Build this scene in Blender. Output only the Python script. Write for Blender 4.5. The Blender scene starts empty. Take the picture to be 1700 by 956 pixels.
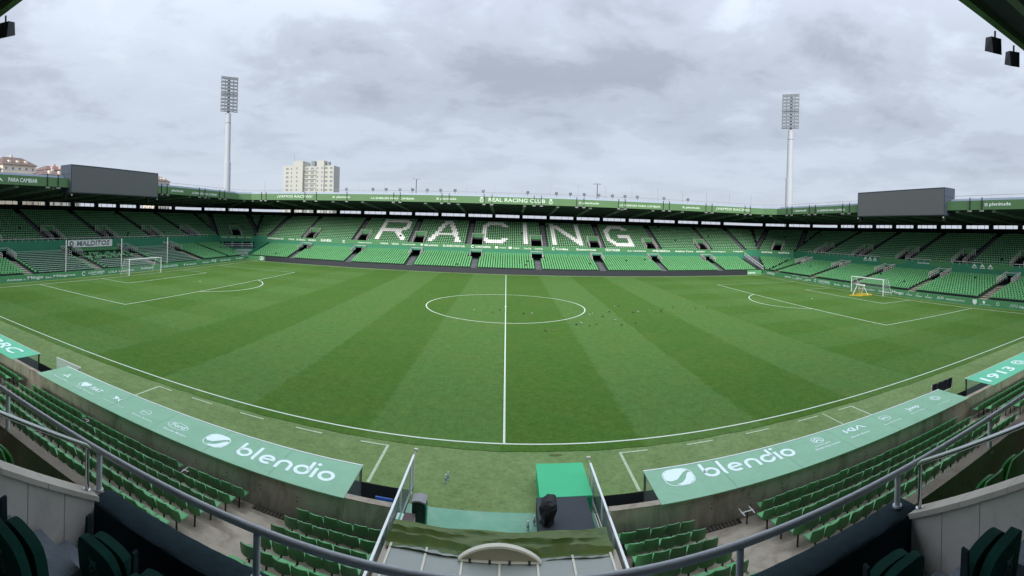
import bpy, math, random
import numpy as np
from mathutils import Vector, Matrix
random.seed(7); rng = np.random.default_rng(5)
S = bpy.context.scene
C = S.collection
R = math.radians
# ------------------------------------------------------------------ camera: a cylindrical panorama, as the phone took it
F = 779.7
cam_d = bpy.data.cameras.new('camera'); cam = bpy.data.objects.new('camera', cam_d); C.objects.link(cam)
S.camera = cam
cam_d.type = 'PANO'
cam_d.clip_start = 0.05; cam_d.clip_end = 5000
S.render.engine = 'CYCLES'
cy = cam_d
cy.panorama_type = 'CENTRAL_CYLINDRICAL'
cy.central_cylindrical_range_u_min = -850 / F; cy.central_cylindrical_range_u_max = 850 / F
cy.central_cylindrical_range_v_min = -(956 - 374.3) / F; cy.central_cylindrical_range_v_max = 374.3 / F
cy.central_cylindrical_radius = 1.0
CAM = Vector((-0.1786, -20.3625, 9.5244))
Mz = Matrix.Rotation(-0.0117, 3, 'Z'); Mx = Matrix.Rotation(-0.0021, 3, 'X'); My = Matrix.Rotation(-0.0300, 3, 'Y')
Q = (Mz @ Mx @ My).to_4x4()
B = Matrix(((1, 0, 0, 0), (0, 0, -1, 0), (0, 1, 0, 0), (0, 0, 0, 1)))
cam.matrix_world = Matrix.Translation(CAM) @ Q @ B
# ------------------------------------------------------------------ light: bright overcast
SUN_EL, SUN_AZ = R(25), R(190)
world = bpy.data.worlds.new('World'); S.world = world; world.use_nodes = True
nt = world.node_tree; nt.nodes.clear()
def N(tree, kind, **kw):
    n = tree.nodes.new(kind)
    for k, v in kw.items():
        if k.startswith('i_'): n.inputs[k[2:].replace('_', ' ')].default_value = v
        else: setattr(n, k, v)
    return n
def mth(tree, op, a, b=None, clamp=False):
    n = tree.nodes.new('ShaderNodeMath'); n.operation = op; n.use_clamp = clamp
    for i, x in enumerate((a, b)):
        if x is None: continue
        if isinstance(x, (int, float)): n.inputs[i].default_value = x
        else: tree.links.new(x, n.inputs[i])
    return n.outputs[0]
L_ = nt.links.new
out = N(nt, 'ShaderNodeOutputWorld')
sky = N(nt, 'ShaderNodeTexSky', sky_type='NISHITA'); sky.sun_disc = False
sky.sun_elevation = SUN_EL; sky.sun_rotation = SUN_AZ
bg1 = N(nt, 'ShaderNodeBackground', i_Strength=0.1); L_(sky.outputs[0], bg1.inputs[0])
tc = N(nt, 'ShaderNodeTexCoord'); sp = N(nt, 'ShaderNodeSeparateXYZ'); L_(tc.outputs['Generated'], sp.inputs[0])
zz = mth(nt, 'ADD', mth(nt, 'MAXIMUM', sp.outputs[2], 0.0), 0.16)
cx = mth(nt, 'DIVIDE', sp.outputs[0], zz); cyy = mth(nt, 'DIVIDE', sp.outputs[1], zz)
cb = N(nt, 'ShaderNodeCombineXYZ', i_Z=15.1); L_(cx, cb.inputs[0]); L_(cyy, cb.inputs[1])
n1 = N(nt, 'ShaderNodeTexNoise', i_Scale=0.55, i_Detail=10.0, i_Roughness=0.55, i_Distortion=0.35); L_(cb.outputs[0], n1.inputs['Vector'])
n2 = N(nt, 'ShaderNodeTexNoise', i_Scale=2.2, i_Detail=10.0, i_Roughness=0.6, i_Distortion=0.25); L_(cb.outputs[0], n2.inputs['Vector'])
mixn = mth(nt, 'ADD', mth(nt, 'MULTIPLY', n1.outputs[0], 0.6), mth(nt, 'MULTIPLY', n2.outputs[0], 0.4))
ramp = N(nt, 'ShaderNodeValToRGB'); L_(mixn, ramp.inputs[0])
def lin(r, g, b, k=1.0):
    f = lambda c: ((c / 255 + 0.055) / 1.055) ** 2.4 if c > 10 else c / 255 / 12.92
    return (f(r) * k, f(g) * k, f(b) * k, 1.0)
cr = ramp.color_ramp; cr.interpolation = 'EASE'
cr.elements[0].position = 0.38; cr.elements[0].color = lin(164, 171, 184)
cr.elements[1].position = 0.63; cr.elements[1].color = lin(212, 221, 234)
e = cr.elements.new(0.465); e.color = lin(184, 192, 206)
e = cr.elements.new(0.545); e.color = lin(203, 212, 226)
hz = N(nt, 'ShaderNodeMapRange'); hz.inputs[1].default_value = 0.0; hz.inputs[2].default_value = 0.30; hz.inputs[3].default_value = 0.9; hz.inputs[4].default_value = 0.0
L_(sp.outputs[2], hz.inputs[0])
mh = N(nt, 'ShaderNodeMixRGB'); L_(hz.outputs[0], mh.inputs[0]); L_(ramp.outputs[0], mh.inputs[1]); mh.inputs[2].default_value = lin(196, 205, 221)
# an overcast sky grows brighter towards the zenith
zr = N(nt, 'ShaderNodeMapRange', interpolation_type='SMOOTHSTEP'); zr.inputs[1].default_value = 0.2; zr.inputs[2].default_value = 1.0; zr.inputs[3].default_value = 0.485; zr.inputs[4].default_value = 1.35
L_(sp.outputs[2], zr.inputs[0])
bg2 = N(nt, 'ShaderNodeBackground', i_Strength=1.0); L_(mh.outputs[0], bg2.inputs[0]); L_(zr.outputs[0], bg2.inputs['Strength'])
ms = N(nt, 'ShaderNodeMixShader', i_Fac=0.95); L_(bg1.outputs[0], ms.inputs[1]); L_(bg2.outputs[0], ms.inputs[2]); L_(ms.outputs[0], out.inputs[0])
sun_d = bpy.data.lights.new('sun', 'SUN'); sun_d.energy = 1.7; sun_d.angle = R(32); sun_d.color = (1.0, 0.97, 0.92)
sun = bpy.data.objects.new('sun', sun_d); C.objects.link(sun)
sd = Vector((math.sin(SUN_AZ) * math.cos(SUN_EL), math.cos(SUN_AZ) * math.cos(SUN_EL), math.sin(SUN_EL)))
sun.rotation_euler = sd.to_track_quat('Z', 'Y').to_euler(); sun.location = (0, 0, 60)
vs = S.view_settings; vs.view_transform = 'Standard'; vs.look = 'None'; vs.exposure = 1.12; vs.gamma = 1.0
S.cycles.max_bounces = 6; S.cycles.transparent_max_bounces = 12
try: S.cycles.use_denoising = True
except Exception: pass

# ------------------------------------------------------------------ materials
def mat(name, rgb, rough=0.7, var=0.12, scale=3.0, bump=0.0, bscale=40.0, metal=0.0, spec=0.4, alpha=1.0, stain=None, sscale=0.6, stretch=None):
    m = bpy.data.materials.new(name); m.use_nodes = True
    t = m.node_tree; p = t.nodes['Principled BSDF']
    p.inputs['Roughness'].default_value = rough; p.inputs['Metallic'].default_value = metal
    p.inputs['Specular IOR Level'].default_value = spec
    p.inputs['Alpha'].default_value = alpha
    co = N(t, 'ShaderNodeTexCoord'); vec = co.outputs['Object']
    geo = N(t, 'ShaderNodeNewGeometry'); vec = geo.outputs['Position']
    if stretch:
        mp = N(t, 'ShaderNodeMapping'); mp.inputs['Scale'].default_value = stretch; t.links.new(vec, mp.inputs[0]); vec = mp.outputs[0]
    c = lin(*rgb)
    n = N(t, 'ShaderNodeTexNoise', i_Scale=scale, i_Detail=6.0, i_Roughness=0.6); t.links.new(vec, n.inputs['Vector'])
    mx = N(t, 'ShaderNodeMixRGB'); mx.inputs[1].default_value = [x * (1 - var * 1.6) for x in c[:3]] + [1]; mx.inputs[2].default_value = [min(1, x * (1 + var * 1.6)) for x in c[:3]] + [1]
    t.links.new(n.outputs[0], mx.inputs[0]); o = mx.outputs[0]
    if stain:
        n3 = N(t, 'ShaderNodeTexNoise', i_Scale=sscale, i_Detail=9.0, i_Roughness=0.68, i_Distortion=0.8); t.links.new(vec, n3.inputs['Vector'])
        r = N(t, 'ShaderNodeValToRGB'); r.color_ramp.elements[0].position = 0.48; r.color_ramp.elements[1].position = 0.68; t.links.new(n3.outputs[0], r.inputs[0])
        m2 = N(t, 'ShaderNodeMixRGB'); t.links.new(mth(t, 'MULTIPLY', r.outputs[0], 0.8), m2.inputs[0]); t.links.new(o, m2.inputs[1]); m2.inputs[2].default_value = lin(*stain); o = m2.outputs[0]
    t.links.new(o, p.inputs['Base Color'])
    if bump:
        nb = N(t, 'ShaderNodeTexNoise', i_Scale=bscale, i_Detail=5.0); t.links.new(vec, nb.inputs['Vector'])
        b = N(t, 'ShaderNodeBump', i_Strength=bump, i_Distance=0.02); t.links.new(nb.outputs[0], b.inputs['Height']); t.links.new(b.outputs[0], p.inputs['Normal'])
    return m
M = {}
def addm(key, *a, **k): M[key] = mat(key, *a, **k)
addm('seat_green', (84, 150, 96), rough=0.38, var=0.14, scale=0.9, spec=0.35)
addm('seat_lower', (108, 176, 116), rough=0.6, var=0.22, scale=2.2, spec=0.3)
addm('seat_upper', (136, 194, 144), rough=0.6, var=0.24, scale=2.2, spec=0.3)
addm('seat_white', (252, 252, 253), rough=0.5, var=0.05)
addm('seat_missing', (150, 186, 160), rough=0.6, var=0.12)
addm('dark_metal', (30, 32, 34), rough=0.5)
addm('concrete_near', (158, 148, 132), rough=0.9, var=0.16, scale=2.2, bump=0.5, bscale=22, stain=(112, 100, 84), sscale=0.9)
addm('concrete_wall', (168, 162, 146), rough=0.9, var=0.2, scale=1.6, bump=0.6, bscale=18, stain=(104, 104, 86), sscale=1.3, stretch=(1, 1, 0.35))
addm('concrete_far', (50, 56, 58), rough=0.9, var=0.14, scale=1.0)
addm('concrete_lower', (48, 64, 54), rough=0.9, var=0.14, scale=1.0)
addm('concrete_pale', (168, 160, 148), rough=0.9, var=0.12, scale=1.5)
addm('aisle', (112, 112, 118), rough=0.9, var=0.14, scale=1.4)
addm('grey_paint', (150, 156, 166), rough=0.8, var=0.08, scale=2.0)
addm('teal', (54, 128, 98), rough=0.6, var=0.06, scale=0.6)
addm('ad_green', (74, 132, 84), rough=0.55, var=0.07, scale=0.5)
addm('board_green', (84, 146, 100), rough=0.5, var=0.08, scale=0.4)
addm('fascia_green', (88, 122, 82), rough=0.6, var=0.07, scale=0.35)
addm('led_black', (44, 46, 54), rough=0.45, var=0.06)
addm('screen_grey', (98, 98, 100), rough=0.35, var=0.03, scale=0.5)
addm('screen_frame', (58, 66, 78), rough=0.5, var=0.08)
addm('roof_under', (64, 74, 78), rough=0.9, var=0.2, scale=0.4)
addm('beam', (112, 128, 118), rough=0.8, var=0.12)
addm('roof_pale', (156, 166, 180), rough=0.5, var=0.05)
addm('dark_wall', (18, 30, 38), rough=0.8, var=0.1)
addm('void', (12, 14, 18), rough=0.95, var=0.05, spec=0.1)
addm('white_paint', (226, 230, 228), rough=0.45, var=0.04)
addm('rail_grey', (216, 210, 210), rough=0.5, var=0.08)
addm('galv', (150, 154, 158), rough=0.42, var=0.1, scale=6, metal=0.35, bump=0.1, bscale=60)
addm('pipe', (214, 218, 224), rough=0.3, var=0.1, scale=5, metal=0.0, bump=0.15, bscale=30)
addm('steel', (205, 206, 208), rough=0.18, var=0.05, scale=8, metal=0.95)
addm('lettering_white', (240, 244, 242), rough=0.5, var=0.03)
addm('fascia_text', (200, 216, 198), rough=0.6, var=0.04)
addm('canopy', (134, 180, 148), rough=0.5, var=0.07, scale=1.4, bump=0.15, bscale=3, stain=(124, 170, 138), sscale=1.1)
addm('canopy_bright', (96, 190, 150), rough=0.5, var=0.05, scale=1.4)
addm('canopy_text', (226, 244, 240), rough=0.5, var=0.03)
addm('canopy_faint', (196, 224, 206), rough=0.5, var=0.03)
addm('black_felt', (44, 60, 66), rough=0.95, var=0.25, scale=9, bump=0.4, bscale=120, spec=0.15)
addm('carpet', (136, 146, 154), rough=1.0, var=0.16, scale=20, bump=0.3, bscale=200, spec=0.1)
addm('tile', (230, 224, 214), rough=0.6, var=0.1, scale=2.6, stain=(204, 196, 186), sscale=2.0)
addm('coping', (222, 214, 200), rough=0.7, var=0.1, scale=4)
addm('grout', (84, 78, 72), rough=0.95)
addm('padded', (18, 68, 58), rough=0.9, var=0.22, scale=14, bump=0.3, bscale=160, spec=0.2)
addm('crest_thread', (84, 120, 112), rough=0.8)
addm('shell_green', (70, 140, 74), rough=0.35, var=0.14, scale=2)
addm('glass_sheet', (150, 166, 160), rough=0.12, var=0.05, alpha=0.32)
addm('tarp', (80, 98, 44), rough=0.45, var=0.1, scale=1.3, bump=0.2, bscale=14, stain=(60, 92, 48), sscale=1.0)
addm('frosted', (142, 148, 142), rough=0.5, var=0.06, scale=1)
addm('arch_back', (132, 130, 108), rough=0.8, var=0.08, scale=2)
addm('cream', (196, 194, 178), rough=0.6, var=0.06)
addm('green_mat', (112, 160, 134), rough=0.85, var=0.14, scale=1.6, stain=(140, 172, 152), sscale=0.8)
addm('bright_green', (60, 182, 126), rough=0.55, var=0.05, scale=1)
addm('deck_dark', (48, 54, 60), rough=0.7, var=0.08)
addm('black_cloth', (26, 26, 32), rough=0.65, var=0.2, scale=5, bump=0.3, bscale=40)
addm('cabinet_green', (22, 52, 42), rough=0.4)
addm('brown_top', (92, 78, 78), rough=0.7)
addm('blue_plastic', (52, 98, 176), rough=0.45)
addm('tower_wall', (182, 182, 172), rough=0.8, var=0.05, scale=0.1)
addm('window_dark', (122, 130, 134), rough=0.3)
addm('red_tile', (112, 94, 88), rough=0.85, var=0.14, scale=0.5)
addm('house_wall', (228, 216, 196), rough=0.85, var=0.06, scale=0.2)
addm('house_pink', (214, 170, 160), rough=0.85, var=0.06, scale=0.2)
addm('pole_white', (176, 180, 184), rough=0.6, var=0.05, scale=0.2)
addm('lamp_grey', (132, 132, 134), rough=0.4, var=0.15)
addm('roof_lamp', (96, 100, 104), rough=0.4)
addm('lamp_face', (150, 156, 160), rough=0.2)
addm('speaker', (38, 40, 48), rough=0.6)
addm('painted_glow', (176, 150, 36), rough=0.95, var=0.3, scale=2.5, stain=(92, 112, 48), sscale=1.2, spec=0.1)  # lamp glow on grass put into the colour, blotched with turf green
addm('wood_tan', (214, 168, 120), rough=0.6)
addm('bird_dark', (46, 46, 48), rough=0.8)
addm('bird_pale', (150, 152, 150), rough=0.8)
addm('net', (220, 226, 224), rough=0.8, alpha=0.55)
addm('plastic_clear', (206, 222, 230), rough=0.1, alpha=0.5)
addm('line_paint', (204, 216, 198), rough=0.9, var=0.12, scale=6, spec=0.1)
addm('line_worn', (172, 190, 158), rough=0.9, var=0.3, scale=7, spec=0.1)
addm('drain', (86, 78, 66), rough=0.9, var=0.2, scale=3)
addm('soil', (84, 96, 52), rough=1.0, var=0.3, scale=6)

def turf_mat(name, base, light, dark, artificial=False):
    m = bpy.data.materials.new(name); m.use_nodes = True; t = m.node_tree; p = t.nodes['Principled BSDF']
    p.inputs['Roughness'].default_value = 0.95; p.inputs['Specular IOR Level'].default_value = 0.12
    g = N(t, 'ShaderNodeNewGeometry'); s = N(t, 'ShaderNodeSeparateXYZ'); t.links.new(g.outputs['Position'], s.inputs[0])
    lk = t.links.new
    def noise(sc, det=5, rough=0.6, vec=None, dist=0.0):
        n = N(t, 'ShaderNodeTexNoise', i_Scale=sc, i_Detail=float(det), i_Roughness=rough, i_Distortion=dist); lk(vec or g.outputs['Position'], n.inputs['Vector']); return n.outputs[0]
    if not artificial:
        w = mth(t, 'ADD', s.outputs[0], mth(t, 'MULTIPLY', mth(t, 'SUBTRACT', noise(0.8, 3), 0.5), 0.7))
        fx = mth(t, 'FRACT', mth(t, 'DIVIDE', mth(t, 'ADD', w, 122.0), 12.2))
        def soft(x):     # square wave with soft mown edges
            a = N(t, 'ShaderNodeMapRange', interpolation_type='SMOOTHSTEP'); a.inputs[1].default_value = 0.485; a.inputs[2].default_value = 0.515; lk(x, a.inputs[0])
            b = N(t, 'ShaderNodeMapRange', interpolation_type='SMOOTHSTEP'); b.inputs[1].default_value = 0.985; b.inputs[2].default_value = 1.0; b.inputs[3].default_value = 1.0; b.inputs[4].default_value = 0.0; lk(x, b.inputs[0])
            return mth(t, 'MULTIPLY', a.outputs[0], b.outputs[0])
        sx = soft(fx)
        wy = mth(t, 'ADD', s.outputs[1], mth(t, 'MULTIPLY', mth(t, 'SUBTRACT', noise(0.7, 3), 0.5), 0.9))
        sy = soft(mth(t, 'FRACT', mth(t, 'DIVIDE', mth(t, 'ADD', wy, 120.0), 11.3)))
        # across the ends the mower also went the other way
        endz = N(t, 'ShaderNodeMapRange', interpolation_type='SMOOTHSTEP'); endz.inputs[1].default_value = 24.0; endz.inputs[2].default_value = 25.0; lk(mth(t, 'ABSOLUTE', s.outputs[0]), endz.inputs[0])
        cross = mth(t, 'MULTIPLY', mth(t, 'MULTIPLY', sy, 0.55), endz.outputs[0])
        st = mth(t, 'ADD', mth(t, 'MULTIPLY', sx, mth(t, 'SUBTRACT', 1.0, mth(t, 'MULTIPLY', endz.outputs[0], 0.5))), cross)
    else:
        st = noise(0.5, 4)
    c1 = N(t, 'ShaderNodeMixRGB'); c1.inputs[1].default_value = lin(*dark); c1.inputs[2].default_value = lin(*light); lk(st, c1.inputs[0])
    # worn and thin places, blotches, and the streak of blades
    blot = noise(0.16, 8, 0.66, dist=0.6)
    r = N(t, 'ShaderNodeMapRange'); r.inputs[1].default_value = 0.4; r.inputs[2].default_value = 0.72; lk(blot, r.inputs[0])
    c2 = N(t, 'ShaderNodeMixRGB'); lk(mth(t, 'MULTIPLY', r.outputs[0], 0.38 if not artificial else 0.6), c2.inputs[0]); lk(c1.outputs[0], c2.inputs[1]); c2.inputs[2].default_value = lin(*base)
    mp = N(t, 'ShaderNodeMapping'); mp.inputs['Scale'].default_value = (1.0, 1.0, 1.0); lk(g.outputs['Position'], mp.inputs[0])
    fine = noise(5.5, 10, 0.78, mp.outputs[0], 0.3); mid = noise(1.7, 9, 0.74)
    k = mth(t, 'ADD', mth(t, 'MULTIPLY', mth(t, 'SUBTRACT', fine, 0.5), 1.5 if not artificial else 1.3), mth(t, 'ADD', 1.0, mth(t, 'MULTIPLY', mth(t, 'SUBTRACT', mid, 0.5), 0.95)))
    hs = N(t, 'ShaderNodeHueSaturation'); lk(c2.outputs[0], hs.inputs['Color']); lk(k, hs.inputs['Value'])
    hue = mth(t, 'ADD', 0.5, mth(t, 'MULTIPLY', mth(t, 'SUBTRACT', noise(0.35, 5), 0.5), 0.05)); lk(hue, hs.inputs['Hue'])
    # scattered pale flecks (seed heads, sand dressing)
    fl = N(t, 'ShaderNodeMapRange'); fl.inputs[1].default_value = 0.68; fl.inputs[2].default_value = 0.78; lk(noise(2.4, 9, 0.82, dist=0.5), fl.inputs[0])
    c3 = N(t, 'ShaderNodeMixRGB'); lk(mth(t, 'MULTIPLY', fl.outputs[0], 0.45), c3.inputs[0]); lk(hs.outputs[0], c3.inputs[1]); c3.inputs[2].default_value = lin(160, 182, 120)
    lk(c3.outputs[0], p.inputs['Base Color'])
    b = N(t, 'ShaderNodeBump', i_Strength=0.5, i_Distance=0.03); lk(fine, b.inputs['Height']); lk(b.outputs[0], p.inputs['Normal'])
    return m
for k_ in ('seat_green',):      # each seat has faded in its own way
    t_ = M[k_].node_tree; p_ = t_.nodes['Principled BSDF']; l_ = p_.inputs['Base Color'].links[0].from_socket
    oi = t_.nodes.new('ShaderNodeObjectInfo'); hs_ = t_.nodes.new('ShaderNodeHueSaturation'); t_.links.new(l_, hs_.inputs['Color'])
    t_.links.new(mth(t_, 'ADD', 0.84, mth(t_, 'MULTIPLY', oi.outputs['Random'], 0.34)), hs_.inputs['Value']); t_.links.new(mth(t_, 'ADD', 0.8, mth(t_, 'MULTIPLY', oi.outputs['Random'], 0.2)), hs_.inputs['Saturation'])
    t_.links.new(hs_.outputs[0], p_.inputs['Base Color'])
M['turf'] = turf_mat('turf', (84, 107, 48), (78, 110, 52), (67, 100, 36))
M['turf_art'] = turf_mat('turf_art', (128, 146, 100), (112, 134, 84), (98, 121, 70), True)

# ------------------------------------------------------------------ mesh helpers
ROOT = {}
def link(o): C.objects.link(o); return o
def tag(o, label=None, cat=None, group=None, kind=None):
    if label: o['label'] = label
    if cat: o['category'] = cat
    if group: o['group'] = group
    if kind: o['kind'] = kind
    return o
def thing(name, label, cat, loc=(0, 0, 0), group=None, rz=0.0):
    o = bpy.data.objects.new(name, None); o.empty_display_size = 0.3; link(o)
    o.location = loc; o.rotation_euler = (0, 0, rz); ROOT[o.name] = Vector(loc)
    return tag(o, label, cat, group)
class MB:
    def __init__(s): s.v = []; s.f = []; s.mi = []; s.m = 0
    def face(s, pts, m=None):
        i = len(s.v); s.v += [tuple(p) for p in pts]; s.f.append(tuple(range(i, i + len(pts)))); s.mi.append(s.m if m is None else m); return s
    def box(s, lo, hi):
        x0, y0, z0 = lo; x1, y1, z1 = hi
        return s.hexa([(x0, y0, z0), (x1, y0, z0), (x1, y1, z0), (x0, y1, z0), (x0, y0, z1), (x1, y0, z1), (x1, y1, z1), (x0, y1, z1)])
    def hexa(s, p):
        i = len(s.v); s.v += [tuple(q) for q in p]
        for f in ((0, 3, 2, 1), (4, 5, 6, 7), (0, 1, 5, 4), (1, 2, 6, 5), (2, 3, 7, 6), (3, 0, 4, 7)):
            s.f.append(tuple(i + k for k in f)); s.mi.append(s.m)
        return s
    def tube(s, pts, r, n=8, cap=True):
        pts = [Vector(p) for p in pts]; rr = r if isinstance(r, (list, tuple)) else [r] * len(pts)
        base = len(s.v)
        for k, p in enumerate(pts):
            a = pts[max(0, k - 1)]; b = pts[min(len(pts) - 1, k + 1)]; d = (b - a).normalized()
            u = d.cross(Vector((0, 0, 1)))
            if u.length < 0.05: u = d.cross(Vector((1, 0, 0)))
            u.normalize(); w = d.cross(u)
            for j in range(n):
                an = 2 * math.pi * j / n; q = p + (u * math.cos(an) + w * math.sin(an)) * rr[k]; s.v.append(tuple(q))
        for k in range(len(pts) - 1):
            for j in range(n):
                s.f.append((base + k * n + j, base + k * n + (j + 1) % n, base + (k + 1) * n + (j + 1) % n, base + (k + 1) * n + j)); s.mi.append(s.m)
        if cap:
            s.f.append(tuple(base + j for j in range(n))[::-1]); s.mi.append(s.m)
            s.f.append(tuple(base + (len(pts) - 1) * n + j for j in range(n))); s.mi.append(s.m)
        return s
    def shell(s, fn, nu, nv, th):     # curved panel with thickness; fn(u,v)->point, u,v in [-1,1]
        base = len(s.v); P = [[Vector(fn(-1 + 2 * i / nu, -1 + 2 * j / nv)) for i in range(nu + 1)] for j in range(nv + 1)]
        def nor(j, i):
            a = P[j][min(i + 1, nu)] - P[j][max(i - 1, 0)]; b = P[min(j + 1, nv)][i] - P[max(j - 1, 0)][i]; n = a.cross(b)
            return n.normalized() if n.length > 1e-9 else Vector((0, 0, 1))
        W = nu + 1
        for side in (0.5, -0.5):
            for j in range(nv + 1):
                for i in range(nu + 1): s.v.append(tuple(P[j][i] + nor(j, i) * th * side))
        o2 = W * (nv + 1)
        for j in range(nv):
            for i in range(nu):
                a = base + j * W + i; q = (a, a + 1, a + W + 1, a + W); s.f.append(q); s.mi.append(s.m)
                s.f.append(tuple(x + o2 for x in q[::-1])); s.mi.append(s.m)
        ring = [base + i for i in range(W)] + [base + j * W + nu for j in range(1, nv + 1)] + [base + nv * W + i for i in range(nu - 1, -1, -1)] + [base + j * W for j in range(nv - 1, 0, -1)]
        for k in range(len(ring)):
            a, b = ring[k], ring[(k + 1) % len(ring)]; s.f.append((b, a, a + o2, b + o2)); s.mi.append(s.m)
        return s
    def build(s, name, mats, parent=None, origin=None, smooth=False):
        org = Vector(origin) if origin is not None else Vector((0, 0, 0))
        root = parent
        while root is not None and root.parent is not None: root = root.parent
        if root is not None: org = ROOT.get(root.name, Vector((0, 0, 0)))
        me = bpy.data.meshes.new(name)
        vv = np.array(s.v, dtype=np.float64).reshape(-1, 3) - np.array(org)
        me.from_pydata(vv.tolist(), [], s.f)
        ml = mats if isinstance(mats, (list, tuple)) else [mats]
        for k in ml: me.materials.append(M[k])
        if len(ml) > 1: me.polygons.foreach_set('material_index', s.mi)
        me.update()
        if smooth:
            me.polygons.foreach_set('use_smooth', [True] * len(me.polygons))
            try: me.set_sharp_from_angle(angle=R(38))
            except Exception: pass
        o = bpy.data.objects.new(name, me); link(o)
        if parent is not None: o.parent = parent
        else: o.location = org; ROOT[o.name] = org
        return o
def build_apart(mb, name, mats, parent, gap=0.5):     # one object per cluster of faces lying further apart than gap
    cen = [Vector(np.mean([mb.v[i] for i in f], axis=0)) for f in mb.f]; left = set(range(len(cen))); out = []
    while left:
        st_ = [left.pop()]; grp = []
        while st_:
            a = st_.pop(); grp.append(a); near_ = [b for b in left if (cen[a] - cen[b]).length < gap]
            for b in near_: left.discard(b); st_.append(b)
        q = MB()
        for a in sorted(grp): q.face([mb.v[i] for i in mb.f[a]], mb.mi[a])
        out.append(q.build(name, mats, parent))
    return out
def sq(u, v, k=0.42):     # rounds the corners of the unit square
    return u * math.sqrt(1 - k * v * v / 1.0 * abs(v)), v * math.sqrt(1 - k * u * u * abs(u))
def copy_tree(o, parent=None):
    c = o.copy(); link(c); c.parent = parent
    if parent is None: ROOT[c.name] = Vector(c.location)
    for ch in list(o.children): copy_tree(ch, c)
    return c
def bars(mb, pts, w):      # square bar along a polyline
    h = w / 2
    for a, b in zip(pts[:-1], pts[1:]):
        mb.tube([a, b], h * 1.2, 4)
    return mb
# text as a thin printed sheet; drawn in the plane (xd, yd) from origin o; box w x h
TXT = {}
def glyphs(body):
    if body in TXT: return TXT[body]
    cu = bpy.data.curves.new('t', 'FONT'); cu.body = body; cu.size = 1; cu.resolution_u = 2; cu.offset = 0.018
    ob = bpy.data.objects.new('t', cu); link(ob)
    dg = bpy.context.evaluated_depsgraph_get(); me = bpy.data.meshes.new_from_object(ob.evaluated_get(dg))
    v = [tuple(x.co) for x in me.vertices]; f = [tuple(p.vertices) for p in me.polygons]
    bpy.data.objects.remove(ob); bpy.data.curves.remove(cu); bpy.data.meshes.remove(me)
    a = np.array(v) if v else np.zeros((1, 3)); lo, hi = a.min(0), a.max(0)
    TXT[body] = (a, f, lo, hi); return TXT[body]
def put_text(mb, body, o, xd, yd, w, h, slant=0.0, caps=False):
    a, f, lo, hi = glyphs(body); o, xd, yd = Vector(o), Vector(xd).normalized(), Vector(yd).normalized()
    sx = w / max(1e-6, hi[0] - lo[0]); sy = h / max(1e-6, hi[1] - lo[1]); i = len(mb.v)
    for p in a:
        x = (p[0] - lo[0]) * sx; y = (p[1] - lo[1]) * sy; q = o + xd * (x + slant * y) + yd * y; mb.v.append(tuple(q))
    for q in f: mb.f.append(tuple(i + k for k in q)); mb.mi.append(mb.m)
    return mb
def ring(mb, c, xd, yd, rx, ry, w, n=28, a0=0, a1=360, p=2.0):
    c, xd, yd = Vector(c), Vector(xd).normalized(), Vector(yd).normalized(); pr = None
    for k in range(n + 1):
        an = R(a0 + (a1 - a0) * k / n); cs, sn = math.cos(an), math.sin(an)
        ex = math.copysign(abs(cs) ** (2 / p), cs); ey = math.copysign(abs(sn) ** (2 / p), sn)
        q = (c + xd * rx * ex + yd * ry * ey, c + xd * (rx - w) * ex + yd * (ry - w) * ey)
        if pr: mb.face([pr[0], q[0], q[1], pr[1]])
        pr = q
    return mb
def poly2(mb, pts, c, xd, yd):
    c, xd, yd = Vector(c), Vector(xd).normalized(), Vector(yd).normalized()
    return mb.face([c + xd * a + yd * b for a, b in pts])

# ------------------------------------------------------------------ ground, pitch, markings
g = MB()
g.face([(-3000, -4.05, -0.03), (3000, -4.05, -0.03), (3000, 4000, -0.03), (-3000, 4000, -0.03)])
for xa, xb in ((-3000, -3.25), (3.05, 3000)):
    g.face([(xa, -4.05, -0.9), (xb, -4.05, -0.9), (xb, -4.05, -0.03), (xa, -4.05, -0.03)])
g.face([(-3000, -3000, -0.9), (3000, -3000, -0.9), (3000, -4.05, -0.9), (-3000, -4.05, -0.9)])
tag(g.build('ground', 'concrete_far'), kind='structure')
tag(MB().face([(-57.2, -4.04, -0.015), (57.2, -4.04, -0.015), (57.2, 72.3, -0.015), (-57.2, 72.3, -0.015)]).face([(-3.2, -4.85, -0.015), (3.04, -4.85, -0.015), (3.04, -4.04, -0.015), (-3.2, -4.04, -0.015)]).build('artificial_turf', 'turf_art'), kind='structure')
e = MB(); nseg = 140; x0, x1 = -54.6, 54.3; low = [(x0 + (x1 - x0) * i / nseg, -0.68 + random.uniform(-0.05, 0.05), 0.0) for i in range(nseg + 1)]
e.face(low + [(x1, 68.6, 0.0), (x0, 68.6, 0.0)])
tag(e.build('pitch', 'turf'), kind='structure')
ln = MB(); w = 0.1; Z = 0.008
def hline(xa, xb, y, mb=None, ww=w, z=Z): (mb or ln).face([(xa, y - ww / 2, z), (xb, y - ww / 2, z), (xb, y + ww / 2, z), (xa, y + ww / 2, z)])
def vline(x, ya, yb, mb=None, ww=w, z=Z): (mb or ln).face([(x - ww / 2, ya, z), (x + ww / 2, ya, z), (x + ww / 2, yb, z), (x - ww / 2, yb, z)])
hline(-52.5, 52.5, 0); hline(-52.5, 52.5, 68)
for x in (-52.5, 52.5): vline(x, 0, 68, z=Z + .003)
vline(0, 0, 68, z=Z + .003)
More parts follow.
